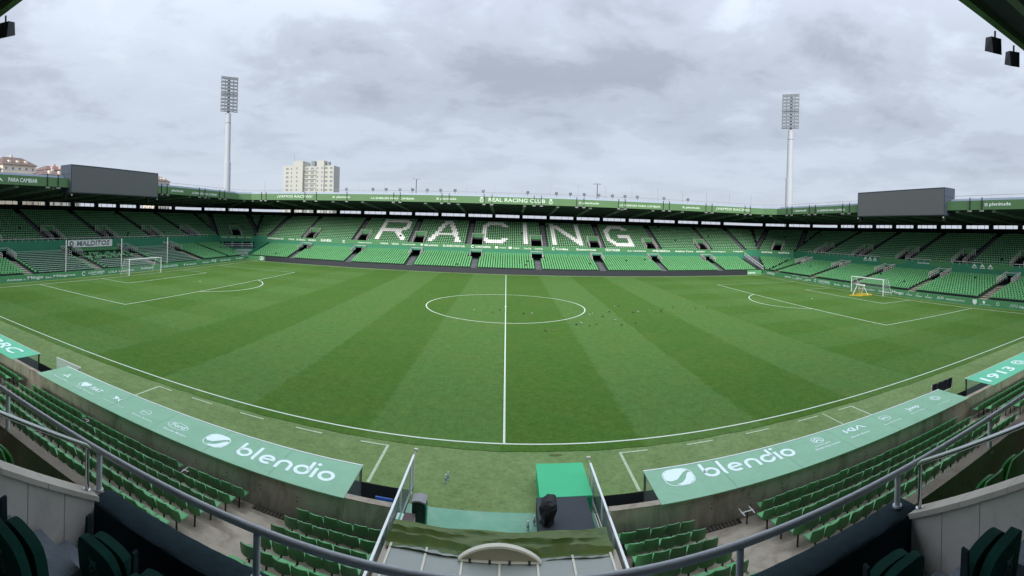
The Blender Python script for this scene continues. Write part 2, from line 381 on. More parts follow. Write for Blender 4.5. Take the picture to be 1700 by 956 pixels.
for sg in (-1, 1):
    for dx, hy in ((16.5, 20.16), (5.5, 9.16)):
        xi = sg * (52.5 - dx); vline(xi, 34 - hy, 34 + hy, z=Z + .003)
        hline(min(xi, sg * 52.5), max(xi, sg * 52.5), 34 - hy, z=Z); hline(min(xi, sg * 52.5), max(xi, sg * 52.5), 34 + hy, z=Z)
    ring(ln, (sg * 41.5, 34, Z + .001), (1, 0, 0), (0, 1, 0), 0.14, 0.14, 0.13, 12)
    a = math.degrees(math.acos(5.5 / 9.15)); cen = 180 if sg > 0 else 0
    ring(ln, (sg * 41.5, 34, Z), (1, 0, 0), (0, 1, 0), 9.15 + .06, 9.15 + .06, .12, 40, cen - a, cen + a)
    for yy, a0 in ((0, 0 if sg < 0 else 90), (68, 270 if sg < 0 else 180)):
        ring(ln, (sg * 52.5, yy, Z + .001), (1, 0, 0), (0, 1, 0), 1.06, 1.06, .12, 10, a0, a0 + 90)
ring(ln, (0, 34, Z), (1, 0, 0), (0, 1, 0), 9.21, 9.21, .12, 96); ring(ln, (0, 34, Z + .001), (1, 0, 0), (0, 1, 0), .16, .16, .15, 12)
tag(ln.build('pitch_lines', 'line_paint'), kind='structure')
tl = MB(); zt = -0.006
for sg in (-1, 1):
    xs = sg * 4.88; vline(xs, -4.0, -1.1, tl, .12, zt); vline(sg * 17.55, -4.0, -1.1, tl, .12, zt)
    for a, b in ((4.82, 6.1), (7.9, 9.2), (10.9, 12.2), (13.9, 15.2), (16.6, 17.6)):
        hline(min(sg * a, sg * b), max(sg * a, sg * b), -1.06, tl, .1, zt + .003)
vline(15.6, -2.6, -0.95, tl, .08, zt)
tag(tl.build('technical_area_lines', 'line_worn'), kind='structure')
sp_ = MB(); ring(sp_, (2.15, -0.95, -0.004), (1, 0, 0), (0, 1, 0), .28, .1, .1, 14)
tag(sp_.build('bare_soil_patch', 'soil'), kind='structure')

# ------------------------------------------------------------------ stands round the pitch
class Seg:
    def __init__(s, p0, t, n, L, m0, m1): s.p0, s.t, s.n, s.L, s.m0, s.m1 = Vector((*p0, 0)), Vector((*t, 0)), Vector((*n, 0)), L, m0, m1
    def P(s, a, d, z): q = s.p0 + s.t * a + s.n * d; return (q.x, q.y, z)
    def lim(s, d, m0=None, m1=None): return -(s.m0 if m0 is None else m0) * d, s.L + (s.m1 if m1 is None else m1) * d
    def slab(s, mb, a0, a1, d0, d1, z0, z1):
        mb.hexa([s.P(a0, d0, z0), s.P(a1, d0, z0), s.P(a1, d1, z0), s.P(a0, d1, z0), s.P(a0, d0, z1), s.P(a1, d0, z1), s.P(a1, d1, z1), s.P(a0, d1, z1)])
T = 0.41421; r2 = math.sqrt(.5)
FAR = Seg((-57, 72.5), (1, 0), (0, 1), 114, T, T)
RIGHT = Seg((57.5, 72), (0, -1), (1, 0), 87, T, 0)
LEFT = Seg((-57.5, -15), (0, 1), (-1, 0), 87, 0, T)
CR = Seg((57, 72.5), (r2, -r2), (r2, r2), r2, T, T)
CL = Seg((-57.5, 72), (r2, r2), (-r2, r2), r2, T, T)
LROWS, LD0, LZ0, LRISE = 12, 0.6, 0.45, 0.2
UROWS, UD0, UZ0, URISE = 15, 10.6, 4.5, 0.36
WALL_D, WZ0, WZ1 = 10.2, 3.25, 4.86
BACK_D = 25.3
lz = lambda k: LZ0 + LRISE * k
uz = lambda k: UZ0 + URISE * k
SEATS = []        # (x, y, z, facing angle, material index) of every small seat
def minus(a0, a1, cuts):
    out = []; cur = a0
    for c0, c1 in sorted(cuts):
        if c1 <= cur or c0 >= a1: continue
        if c0 > cur: out.append((cur, min(c0, a1)))
        cur = max(cur, c1)
    if cur < a1: out.append((cur, a1))
    return out
def tier(seg, parent, lower, voms, aisles, mats, lims=None, seat_fn=None, z_base=-0.02, cap0=False, cap1=False, seat_mat=0):
    rows, D0, zf = (LROWS, LD0, lz) if lower else (UROWS, UD0, uz)
    r0, r1 = (8, 12) if lower else (0, 5)
    mb = MB(); ends = MB(); pit = MB()
    for k in range(rows):
        d0 = D0 + .8 * k; d1 = d0 + .8; z = zf(k)
        a0, a1 = seg.lim(d0, *(lims or (None, None))); b0, b1 = seg.lim(d1, *(lims or (None, None)))
        cuts = [(c - 1.2, c + 1.2) for c in voms] if r0 <= k < r1 else []
        iv = minus(min(a0, b0), max(a1, b1), cuts)
        zp = zf(k - 1) if k else (z - .45 if not lower else 0)
        for i, (u0, u1) in enumerate(iv):
            f0, f1 = (a0 if u0 == min(a0, b0) else u0), (a1 if u1 == max(a1, b1) else u1)
            g0, g1 = (b0 if u0 == min(a0, b0) else u0), (b1 if u1 == max(a1, b1) else u1)
            mb.face([seg.P(f0, d0, zp), seg.P(f1, d0, zp), seg.P(f1, d0, z), seg.P(f0, d0, z)])
            mb.face([seg.P(f0, d0, z), seg.P(f1, d0, z), seg.P(g1, d1, z), seg.P(g0, d1, z)])
        if k >= r0 and k < r1:
            for c in voms:
                for a in (c - 1.2, c + 1.2):
                    pit.face([seg.P(a, d0, (zf(r0) if lower else UZ0) - .3), seg.P(a, d1, (zf(r0) if lower else UZ0) - .3), seg.P(a, d1, z), seg.P(a, d0, z)])
        if (cap0, cap1) != (False, False) and lower:
            for on, f in ((cap0, (a0, b0)), (cap1, (a1, b1))):
                if on: ends.face([seg.P(f[0], d0, z_base), seg.P(f[1], d1, z_base), seg.P(f[1], d1, z), seg.P(f[0], d0, z)])
        # seats
        dm = d0 + .34; s0, s1 = seg.lim(dm, *(lims or (None, None)))
        n0 = math.ceil((s0 + .35) / .5); n1 = math.floor((s1 - .35) / .5)
        ang = math.atan2(-seg.n.y, -seg.n.x) - math.pi / 2
        for j in range(n0, n1 + 1):
            a = j * .5
            if any(abs(a - c) < hw + .22 for c, hw in aisles): continue
            if r0 <= k < r1 and any(abs(a - c) < 1.45 for c in voms): continue
            if lower and k < r0 and any(abs(a - c) < .82 for c in voms): continue
            mi = seat_fn(a, k) if seat_fn else seat_mat
            if mi is None or random.random() < .0025: continue
            p = seg.P(a, dm, z); SEATS.append((p[0], p[1], z, ang, mi))
    if ends.v: build_apart(ends, 'end_wall', 'teal', parent, 3.0)
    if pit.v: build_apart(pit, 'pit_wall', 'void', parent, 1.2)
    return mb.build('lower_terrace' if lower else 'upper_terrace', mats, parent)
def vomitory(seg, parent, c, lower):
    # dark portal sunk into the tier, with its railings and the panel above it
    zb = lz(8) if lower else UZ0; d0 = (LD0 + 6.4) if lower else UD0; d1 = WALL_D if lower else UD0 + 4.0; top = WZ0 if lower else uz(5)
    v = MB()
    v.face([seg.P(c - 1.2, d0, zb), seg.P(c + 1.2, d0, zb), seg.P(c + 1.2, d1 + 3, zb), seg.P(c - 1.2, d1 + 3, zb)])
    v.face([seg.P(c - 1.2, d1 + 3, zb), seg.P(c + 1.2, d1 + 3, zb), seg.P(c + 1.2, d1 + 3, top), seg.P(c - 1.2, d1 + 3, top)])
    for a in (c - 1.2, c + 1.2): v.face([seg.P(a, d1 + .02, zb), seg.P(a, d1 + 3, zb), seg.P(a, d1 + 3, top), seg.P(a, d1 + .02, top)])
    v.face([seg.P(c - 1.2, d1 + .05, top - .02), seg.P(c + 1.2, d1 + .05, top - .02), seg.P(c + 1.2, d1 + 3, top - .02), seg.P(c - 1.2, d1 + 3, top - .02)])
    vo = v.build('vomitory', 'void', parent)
    zs = (lambda d: lz(0) + (d - LD0) / .8 * LRISE) if lower else (lambda d: UZ0 + (d - UD0) / .8 * URISE)
    for sg in (-1, 1):
        rl = MB(); a = c + sg * 1.27
        for h in (.35, .7, 1.05): bars(rl, [seg.P(a, d0, zs(d0) + h), seg.P(a, d1, zs(d1) + h)], .075)
        nb = 7
        for i in range(nb):
            d = d0 + (d1 - d0) * i / (nb - 1); bars(rl, [seg.P(a, d, zs(d)), seg.P(a, d, zs(d) + 1.05)], .06)
        rl.build('railing', 'rail_grey', vo)
    pn = MB()
    if lower:
        seg.slab(pn, c - 1.3, c + 1.3, WALL_D - .12, WALL_D - .02, WZ0 - .02, WZ0 + .42); pn.m = 1; seg.slab(pn, c - 1.3, c + 1.3, WALL_D - .16, WALL_D - .02, WZ0 + .42, WZ0 + .5)
    else:
        seg.slab(pn, c - 1.35, c + 1.35, d1 - .08, d1 + .02, top, top + .95); pn.m = 1; seg.slab(pn, c - 1.4, c + 1.4, d1 - .1, d1 + .03, top + .95, top + 1.0)
        for a in (c - 1.38, c + 1.3): seg.slab(pn, a, a + .08, d1 - .12, d1 - .03, zb, top + 1.0)
    pn.build('sign_panel', ['teal' if lower else 'ad_green', 'rail_grey'], vo)
def aisle(seg, parent, a, hw, k0, k1, lower, m='aisle'):
    mb = MB(); D0, zf, rise = (LD0, lz, LRISE) if lower else (UD0, uz, URISE)
    for k in range(k0, k1):
        d = D0 + .8 * k
        seg.slab(mb, a - hw, a + hw, d - .01, d + .79, zf(k), zf(k) + .012)
        seg.slab(mb, a - hw, a + hw, d - .4 if k > k0 else d - .3, d - .012, zf(k - 1) + .013 if k else zf(0) - rise, zf(k) - rise / 2)
    mb.build('aisle_steps', m, parent)
def roof_back(seg, parent, cols, beams=True, opening=True, lim=None, m0=None, m1=None):
    RD, RZ0, RZ1 = 3.0, 13.72, 15.1; RB = 26.2; ZB = 12.1
    und = lambda d: RZ0 + (ZB - RZ0) * (d - RD) / (RB - RD)
    a0, a1 = seg.lim(RD); b0, b1 = seg.lim(RB); ft = .18; f0, f1 = seg.lim(RD + ft)
    dk = MB()
    dk.face([seg.P(f0, RD + ft, und(RD + ft)), seg.P(f1, RD + ft, und(RD + ft)), seg.P(b1, RB, ZB), seg.P(b0, RB, ZB)])
    dk.m = 1; dk.face([seg.P(f0, RD + ft, RZ1 - .12), seg.P(f1, RD + ft, RZ1 - .12), seg.P(b1, RB, 14.2), seg.P(b0, RB, 14.2)])
    dk.face([seg.P(b0, RB, ZB), seg.P(b1, RB, ZB), seg.P(b1, RB, 14.2), seg.P(b0, RB, 14.2)])
    dk.build('roof_deck', ['roof_under', 'roof_pale'], parent)
    fa = MB(); fa.hexa([seg.P(a0, RD, RZ0 - .05), seg.P(a1, RD, RZ0 - .05), seg.P(f1, RD + ft, RZ0 - .05), seg.P(f0, RD + ft, RZ0 - .05), seg.P(a0, RD, RZ1), seg.P(a1, RD, RZ1), seg.P(f1, RD + ft, RZ1), seg.P(f0, RD + ft, RZ1)])
    fa.build('fascia', 'fascia_green', parent)
    u = MB(); h0, h1 = seg.lim(RD + 1.2); j0, j1 = seg.lim(RD + 1.5)
    u.hexa([seg.P(h0, RD + 1.2, RZ1 - .2), seg.P(h1, RD + 1.2, RZ1 - .2), seg.P(j1, RD + 1.5, RZ1 - .2), seg.P(j0, RD + 1.5, RZ1 - .2), seg.P(h0, RD + 1.2, RZ1 + .42), seg.P(h1, RD + 1.2, RZ1 + .42), seg.P(j1, RD + 1.5, RZ1 + .42), seg.P(j0, RD + 1.5, RZ1 + .42)])
    u.build('roof_upstand', 'roof_pale', parent)
    rr = MB(); n = max(2, int((h1 - h0) / 3.42))
    bars(rr, [seg.P(h0, RD + 1.6, RZ1 + .95), seg.P(h1, RD + 1.6, RZ1 + .95)], .06)
    for i in range(n + 1):
        a = h0 + (h1 - h0) * i / n; bars(rr, [seg.P(a, RD + 1.6, RZ1 + .3), seg.P(a, RD + 1.6, RZ1 + .95)], .04)
    rr.build('roof_railing', 'galv', parent)
    # purlins on the underside
    pu = MB()
    for i in range(7):
        d = RD + 1.2 + i * 3.1; c0, c1 = seg.lim(d); pu.hexa([seg.P(c0, d, und(d) - .16), seg.P(c1, d, und(d) - .16), seg.P(c1, d + .14, und(d) - .16), seg.P(c0, d + .14, und(d) - .16), seg.P(c0, d, und(d) - .01), seg.P(c1, d, und(d) - .01), seg.P(c1, d + .14, und(d) - .01), seg.P(c0, d + .14, und(d) - .01)])
    pu.build('roof_purlins', 'roof_under', parent)
    for a in cols:
        bm = MB(); bw = .3
        bm.hexa([seg.P(a - bw, RD + .4, und(RD + .4) - .42), seg.P(a + bw, RD + .4, und(RD + .4) - .42), seg.P(a + bw, BACK_D, ZB - .3), seg.P(a - bw, BACK_D, ZB - .3),
                 seg.P(a - bw, RD + .4, und(RD + .4) - .005), seg.P(a + bw, RD + .4, und(RD + .4) - .005), seg.P(a + bw, BACK_D, und(BACK_D) - .005), seg.P(a - bw, BACK_D, und(BACK_D) - .005)])
        bm.build('roof_beam', 'beam', parent)
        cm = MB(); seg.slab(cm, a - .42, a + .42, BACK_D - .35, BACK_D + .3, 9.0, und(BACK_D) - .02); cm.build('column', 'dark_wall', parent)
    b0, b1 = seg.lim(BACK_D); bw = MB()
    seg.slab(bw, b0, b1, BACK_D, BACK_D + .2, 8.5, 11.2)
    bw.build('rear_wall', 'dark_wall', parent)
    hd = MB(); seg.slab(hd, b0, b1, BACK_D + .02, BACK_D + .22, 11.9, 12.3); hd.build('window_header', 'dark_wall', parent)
    mu = MB(); cs = sorted(cols)
    for p, q in zip(cs[:-1], cs[1:]):
        for i in (1, 2, 3):
            a = p + (q - p) * i / 4; seg.slab(mu, a - .03, a + .03, BACK_D + .05, BACK_D + .12, 11.2, 11.9)
    if mu.v: tag(mu.build('mullions', 'dark_metal', parent), kind='stuff')
    wk = MB(); c0, c1 = seg.lim(UD0 + 12); wk.face([seg.P(c0, UD0 + 12, uz(14) + .02), seg.P(c1, UD0 + 12, uz(14) + .02), seg.P(b1, BACK_D, uz(14) + .02), seg.P(b0, BACK_D, uz(14) + .02)])
    wk.build('concourse', 'concrete_far', parent)
def band(seg, parent, voms, ad_spans, lims=None, railspans=None, lower_skirt=True):
    a0, a1 = seg.lim(WALL_D, *(lims or (None, None))); u0, u1 = seg.lim(WALL_D)
    mb = MB(); seg.slab(mb, u0, u1, WALL_D, WALL_D + .3, WZ0, WZ1 - .02)
    if lower_skirt:
        for p, q in minus(a0, a1, [(c - 1.2, c + 1.2) for c in voms]): seg.slab(mb, p, q, WALL_D, WALL_D + .12, lz(11), WZ0 - .003)
    mb.build('balcony_wall', 'teal', parent)
    for p, q in ad_spans:
        ab = MB(); seg.slab(ab, p, q, WALL_D - .06, WALL_D - .004, WZ1 - .86, WZ1 + .04); ab.build('advert_strip', 'ad_green', parent)
    if railspans:
        for p, q in railspans:
            rb = MB(); bars(rb, [seg.P(p, WALL_D - .03, WZ1 + .28), seg.P(q, WALL_D - .03, WZ1 + .28)], .09); n = max(1, int((q - p) / 1.3))
            for i in range(n + 1): a = p + (q - p) * i / n; bars(rb, [seg.P(a, WALL_D - .03, WZ1 - .25), seg.P(a, WALL_D - .03, WZ1 + .28)], .06)
            rb.build('balcony_railing', 'rail_grey', parent)
def floor_slab(seg, parent):    # underside of the upper tier and the first tread behind the balcony wall
    a0, a1 = seg.lim(WALL_D + .3); b0, b1 = seg.lim(UD0)
    MB().face([seg.P(a0, WALL_D + .3, UZ0 - .02), seg.P(a1, WALL_D + .3, UZ0 - .02), seg.P(b1, UD0, UZ0 - .02), seg.P(b0, UD0, UZ0 - .02)]).build('balcony_ledge', 'concrete_far', parent)

# --- the word RACING made of white seats: strokes in (x metres, row from the top 0..12)
def seg_d(px, py, a, b, c, d):
    vx, vy = c - a, d - b; tt = max(0, min(1, ((px - a) * vx + (py - b) * vy) / (vx * vx + vy * vy + 1e-9))); return math.hypot(px - a - vx * tt, py - b - vy * tt)
LETTERS = {  # x0, width, strokes in unit box (0..1, 0 top..1 bottom)
 'R': (-29.6, 6.0, [(0, 0, 0, 1), (0, 0, .8, 0), (.8, 0, 1, .12), (1, .12, 1, .4), (1, .4, .8, .52), (0, .52, .8, .52), (.55, .52, 1, 1)]),
 'A': (-17.2, 6.2, [(0, 1, .42, 0), (.42, 0, .58, 0), (.58, 0, 1, 1), (.2, .68, .8, .68)]),
 'C': (-5.4, 5.0, [(1, .14, .8, 0), (.8, 0, .25, 0), (.25, 0, 0, .22), (0, .22, 0, .78), (0, .78, .25, 1), (.25, 1, .8, 1), (.8, 1, 1, .86)]),
 'I': (4.25, .01, [(0, 0, 0, 1)]),
 'N': (10.9, 6.0, [(0, 0, 0, 1), (0, 0, 1, 1), (1, 0, 1, 1)]),
 'G': (23.9, 4.9, [(1, .16, .8, 0), (.8, 0, .25, 0), (.25, 0, 0, .22), (0, .22, 0, .78), (0, .78, .25, 1), (.25, 1, 1, 1), (1, 1, 1, .52), (1, .52, .55, .52)])}
def racing(a, k):
    x = a - 57; row = 13 - k        # rows 1..13 carry the letters
    if row < 0 or row > 12: return 1
    for x0, wd, st in LETTERS.values():
        if x < x0 - 1.2 or x > x0 + wd + 1.2: continue
        for s_ in st:
            hor = abs(s_[1] - s_[3]) < .01
            d = seg_d((x - x0) / .62, row, s_[0] * wd / .62, s_[1] * 11.4 + .3, s_[2] * wd / .62, s_[3] * 11.4 + .3)
            if d < (.9 if not hor else .8): return 2
    return 1

st_far = thing('grandstand', 'long two tier grandstand opposite, its upper seats spelling a word in big white letters', 'grandstand', (0, 72.5, 0))
st_left = thing('grandstand', 'grandstand behind the left goal, with graffiti banner and lower blocks stripped of seats', 'grandstand', (-57.5, 30, 0))
st_right = thing('grandstand', 'grandstand with full lower seating behind the goal that has a trestle in its mouth', 'grandstand', (57.5, 30, 0))
st_cr = thing('corner_stand', 'stadium corner with seats running right down to the pitch', 'grandstand', (57.2, 72.2, 0))
st_cl = thing('corner_stand', 'stadium corner with an open gateway and white railings below its upper tier', 'grandstand', (-57.2, 72.2, 0))
VF = [57 + x for x in (-46.4, -33.1, -19.8, -6.6, 6.6, 19.8, 33.1, 46.4)]
AF = [(57 + x + (-1.85 if x < 0 else 1.85), .45) for x in (-46.4, -33.1, -19.8, -6.6, 6.6, 19.8, 33.1, 46.4)]
VLu = [y + 15 for y in (2.2, 15.2, 28.0, 41, 54.2, 67.2)]; VLl = [y + 15 for y in (2.4, 15.9, 29.3, 42.8, 56.3)]
VRu = [72 - y for y in (67, 53.8, 40.8, 27.4, 15.5, 2.3)]; VRl = [72 - y for y in (69.6, 56.1, 43.1, 29.6, 15.8, 2.4)]
ALu = [(s - 1.85, .45) for s in VLu]; ARu = [(s + 1.85, .45) for s in VRu]
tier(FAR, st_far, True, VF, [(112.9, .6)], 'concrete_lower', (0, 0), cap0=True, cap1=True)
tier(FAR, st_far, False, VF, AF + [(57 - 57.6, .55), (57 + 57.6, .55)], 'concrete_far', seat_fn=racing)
def left_lower(a, k):
    y = a - 15
    if 17 < y < 28 or 44.5 < y < 55.2: return None
    if 30.6 < y < 41.6: return 0 if (k > 9 or (5 <= k <= 8 and random.random() < .55)) else None
    return 0
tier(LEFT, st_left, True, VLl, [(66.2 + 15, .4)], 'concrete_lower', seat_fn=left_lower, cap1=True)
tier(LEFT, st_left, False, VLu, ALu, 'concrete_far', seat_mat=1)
tier(RIGHT, st_right, True, VRl, [], 'concrete_lower')
tier(RIGHT, st_right, False, VRu, ARu, 'concrete_far', seat_mat=1)
tier(CR, st_cr, True, [], [], 'concrete_lower')
tier(CR, st_cr, False, [.35], [(-5.2, .5), (5.9, .5)], 'concrete_far', seat_mat=1)
tier(CL, st_cl, False, [.35], [(-5.2, .5), (5.9, .5)], 'concrete_far', seat_mat=1)
for c in VF:
    vomitory(FAR, st_far, c, True); vomitory(FAR, st_far, c, False); aisle(FAR, st_far, c, .6, 0, 8, True)
for a, hw in AF: aisle(FAR, st_far, a, hw, 0, 15, False)
for a in (-.6, 114.6): aisle(FAR, st_far, a, .5, 0, 15, False)
for seg, par, vu, vl, au in ((LEFT, st_left, VLu, VLl, ALu), (RIGHT, st_right, VRu, VRl, ARu)):
    for c in vu: vomitory(seg, par, c, False)
    for c in vl: vomitory(seg, par, c, True); aisle(seg, par, c, .7, 0, 8, True, 'concrete_pale' if seg is LEFT else 'concrete_near')
    for a, hw in au: aisle(seg, par, a, hw, 0, 15, False)
vomitory(CR, st_cr, .35, False); vomitory(CL, st_cl, .35, False)
for seg, par in ((CR, st_cr), (CL, st_cl)):
    for a in (-5.2, 5.9): aisle(seg, par, a, .45, 0, 15, False)
cf = [57 + 6.84 * (i + .5) for i in range(-9, 9)]
roof_back(FAR, st_far, cf); roof_back(LEFT, st_left, [3 + 6.75 * i for i in range(14)]); roof_back(RIGHT, st_right, [-4.5 + 6.75 * i for i in range(14)])
roof_back(CR, st_cr, [-6.5, .35, 7.2]); roof_back(CL, st_cl, [-6.5, .35, 7.2])
band(FAR, st_far, VF, [(-.5, 30), (30.02, 60), (60.02, 90), (90.02, 114.5)], (0, 0))
band(LEFT, st_left, VLl, [], None, [(0, 86)])
band(RIGHT, st_right, VRl, [(26, 33), (39, 44), (50, 56)], None, [(2, 26), (33, 39), (44, 50), (56, 86)])
band(CR, st_cr, [], [(-4, 4.7)]); band(CL, st_cl, [], [(-4, 4.7)], None, None, False)
for seg, par in ((FAR, st_far), (LEFT, st_left), (RIGHT, st_right), (CR, st_cr), (CL, st_cl)): floor_slab(seg, par)
# stripped blocks of the left stand: dark standing rails in place of seats
for s0, s1 in ((17.4, 27.8), (31, 41.3), (44.6, 54.9)):
    for k in range(12):
        if s0 == 31 and k > 4: continue
        rb = MB(); d = LD0 + .8 * k + .1; z = lz(k)
        LEFT.slab(rb, s0 + 15, s1 + 15, d, d + .34, z + .02, z + .17); rb.m = 1; LEFT.slab(rb, s0 + 15, s1 + 15, d - .05, d + .09, z + .36, z + .46)
        rb.m = 0
        for i in range(9): a = s0 + 15 + (s1 - s0) * i / 8; LEFT.slab(rb, a - .03, a + .03, d - .02, d + .03, z, z + .38)
        rb.build('standing_rail', ['cabinet_green', 'seat_missing'], st_left)
# open gateway in the left corner
gw = MB(); CL.slab(gw, -3.4, 4.1, 8.0, 9.2, 0, 1.9); gw.m = 1; CL.slab(gw, -4.2, 4.9, 10.6, 10.8, 0, 3.3); CL.slab(gw, -4.0, 4.7, 9.2, 10.6, 1.7, 1.9)
gw.build('gateway_platform', ['teal', 'void'], st_cl)
for a in (-3.4, -.9, 1.6, 4.1):
    cc = MB(); CL.slab(cc, a - .25, a + .25, 10.0, 10.4, 1.9, 3.4); cc.build('gateway_column', 'teal', st_cl)
gr = MB()
for h in (.5, 1.05): bars(gr, [CL.P(-3.2, 8.1, 1.9 + h), CL.P(3.9, 8.1, 1.9 + h)], .07)
for i in range(15): a = -3.2 + 7.1 * i / 14; bars(gr, [CL.P(a, 8.1, 1.9), CL.P(a, 8.1, 2.95)], .05)
for h in (.4, 1.0, 1.7): bars(gr, [CL.P(-1.5, 3, h), CL.P(2.4, 3.2, h)], .07)
for i in range(16): a = -1.5 + 3.9 * i / 15; bars(gr, [CL.P(a, 3.05, 0), CL.P(a, 3.05, 1.8)], .05)
gr.build('gateway_railing', 'white_paint', st_cl)
fw = MB(); FAR.slab(fw, -5.0, -.31, 10.35, 10.6, 0, 3.3); fw.build('gateway_back_wall', 'teal', st_cl)
fw = MB(); LEFT.slab(fw, 87.0, 92.5, 10.35, 10.6, 0, 3.3); fw.build('gateway_back_wall', 'teal', st_cl)
ew = MB(); ew.hexa([FAR.P(-.3, .4, 0), FAR.P(-.04, .4, 0), FAR.P(-.04, 10.3, 0), FAR.P(-.3, 10.3, 0), FAR.P(-.3, .4, 1.3), FAR.P(-.04, .4, 1.3), FAR.P(-.04, 10.3, 3.6), FAR.P(-.3, 10.3, 3.6)]); ew.build('sloping_wall', 'teal', st_far)
# sloping glass-like stair screens at the ends of the lower tier opposite
for a, m in ((113.7, 'white_paint'),):
    sc = MB(); bars(sc, [FAR.P(a, .2, 1.5), FAR.P(a + .3, 9.8, 4.2)], .12); bars(sc, [FAR.P(a, .2, .9), FAR.P(a + .3, 9.8, 3.6)], .1)
    for i in range(14): d = .2 + 9.6 * i / 13; z = 1.5 + 2.7 * i / 13; bars(sc, [FAR.P(a + .02 * i, d, z - .9), FAR.P(a + .02 * i, d, z)], .07)
    sc.build('stair_screen', m, st_far)

# --- lettering on the stands
def wall_text(parent, items, fn, m='lettering_white', h=.5):
    for it in items:
        a, b, body = it[:3]; hh = it[3] if len(it) > 3 else h
        mb = MB(); o, xd, yd = fn(a); put_text(mb, body, o, xd, yd, abs(b - a), hh, it[4] if len(it) > 4 else 0)
        mb.build('lettering', m, parent)
far_ads = [(-57.4, -53.0, '♥EXPERIENCES'.replace('♥', '')), (-51.7, -50.0, 'VIVA'), (-49.4, -47.1, 'El Diario'), (-46.2, -44.3, 'BIMBO'), (-43.0, -40.4, 'KAVEN', .6), (-33.7, -30.4, 'Supermasa', .3), (-28.4, -26.5, 'VIGA'), (-25.8, -24.1, 'VIGA'), (-23.3, -20.3, 'Supermasa', .3), (-18.2, -15.1, 'BELLAMAR', .34), (-14.0, -9.2, 'EL BUEN PASTOR', .4), (-6.9, -3.5, 'CANTABRIA', .42), (-1.5, -0.1, 'lupa', .3), (1.5, 2.8, 'lupa', .3), (3.8, 5.4, 'Coca-Cola'), (6.2, 7.9, 'Coca-Cola'), (10.9, 13.6, 'Codisa', .46), (15.4, 19.9, 'Somorroza', .46), (21.9, 25.4, 'TEXTINER', .5), (27.2, 31.5, 'La ventosa', .32), (33.0, 37.4, 'AMBUIBERICA', .42), (38.6, 43.2, 'Adelma Torre', .4), (44.1, 46.3, 'BIMBO', .3), (47.9, 51.9, 'nuevaligna', .34), (54.0, 56.9, 'roper', .4)]
wall_text(st_far, far_ads, lambda a: ((a, 82.62, 4.22), (1, 0, 0), (0, 0, 1)), h=.36)
lg = MB()
for x in (-37.2, -7.5, 10.3): ring(lg, (x, 82.615, 4.45), (1, 0, 0), (0, 0, 1), .32, .32, .12, 16, 30, 330)
for x in (-2.2, .8): lg.face([(x - .35, 82.615, 4.2), (x + .3, 82.615, 4.2), (x + .3, 82.615, 4.65), (x - .35, 82.615, 4.65)])
lg.face([(-19.2, 82.615, 4.45), (-18.85, 82.615, 4.2), (-18.5, 82.615, 4.45), (-18.85, 82.615, 4.7)])
build_apart(lg, 'emblem', 'lettering_white', st_far, .8)
def roof_text(items, parent, fn, z=14.08, h=.62): wall_text(parent, items, fn, 'fascia_text', h=h)
roof_text([(-51.3, -42.5, '¡VAMOS RACING!', .72, .18), (-36.6, -33.5, 'plenitude', .6), (-28.8, -19.4, 'LA ENERGÍA PARA CAMBIAR', .52), (-13.9, -10.6, 'plenitude', .6), (-4.0, 7.6, 'REAL RACING CLUB', .78), (15.4, 18.8, 'plenitude', .6), (23.2, 32.3, 'LA ENERGÍA PARA CAMBIAR', .52), (38.2, 41.5, 'plenitude', .6), (45.5, 54.3, '¡VAMOS RACING!', .72, .18)], st_far, lambda a: ((a, 75.48, 14.08), (1, 0, 0), (0, 0, 1)))
em = MB()
for x in (-5.4, 8.75):
    ring(em, (x, 75.47, 14.28), (1, 0, 0), (0, 0, 1), .42, .42, .08, 18); ring(em, (x, 75.47, 14.28), (1, 0, 0), (0, 0, 1), .26, .26, .09, 14)
    poly2(em, [(-.22, .42), (.22, .42), (.3, .74), (.1, .6), (0, .8), (-.1, .6), (-.3, .74)], (x, 75.47, 14.28), (1, 0, 0), (0, 0, 1))
for x in (-37.4, -14.6, 14.7, 37.5):
    for q in range(4): ring(em, (x + .12 * (q % 2) * 2, 75.47, 14.3 + .22 * (q // 2)), (1, 0, 0), (0, 0, 1), .15, .11, .07, 8)
build_apart(em, 'emblem', 'fascia_text', st_far, .9)
wall_text(st_left, [(13.3, 18.4, 'PARA CAMBIAR', .62), (5.4, 12.4, 'LA ENERGÍA', .62), (49.2, 52.8, 'plenitude', .6), (55.7, 64.5, 'LA ENERGÍA PARA CAMBIAR', .52)], lambda a: ((-60.48, a, 14.08), (0, 1, 0), (0, 0, 1)))
wall_text(st_right, [(65.4, 61.5, 'plenitude', .6), (57.7, 48.9, 'LA ENERGÍA PARA CAMBIAR', .52), (16.3, 12.6, 'plenitude', .66), (9.5, 1.5, 'LA ENERGÍA PARA CAMBIAR', .52)], lambda a: ((60.48, a, 14.08), (0, -1, 0), (0, 0, 1)))
er = MB(); 
for y in (17.0, 66.2, 49 + 17): 
    for q in range(4): ring(er, (60.475, y - .12 * (q % 2) * 2, 14.3 + .24 * (q // 2)), (0, -1, 0), (0, 0, 1), .17, .13, .07, 8)
for y0 in (50.2, 48.8, 47.4, 23.4, 21.8, 20.2):
    poly2(er, [(-.5, .05), (0, .62), (.5, .05), (.25, .05), (0, .3), (-.25, .05)], (67.62, y0, 4.3), (0, -1, 0), (0, 0, 1)); poly2(er, [(-.55, -.16), (.55, -.16), (.55, -.06), (-.55, -.06)], (67.62, y0, 4.3), (0, -1, 0), (0, 0, 1))
build_apart(er, 'emblem', 'lettering_white', st_right, .7)
wall_text(st_right, [(36.0, 33.2, 'plenitude', .36)], lambda a: ((67.62, a, 4.25), (0, -1, 0), (0, 0, 1)))
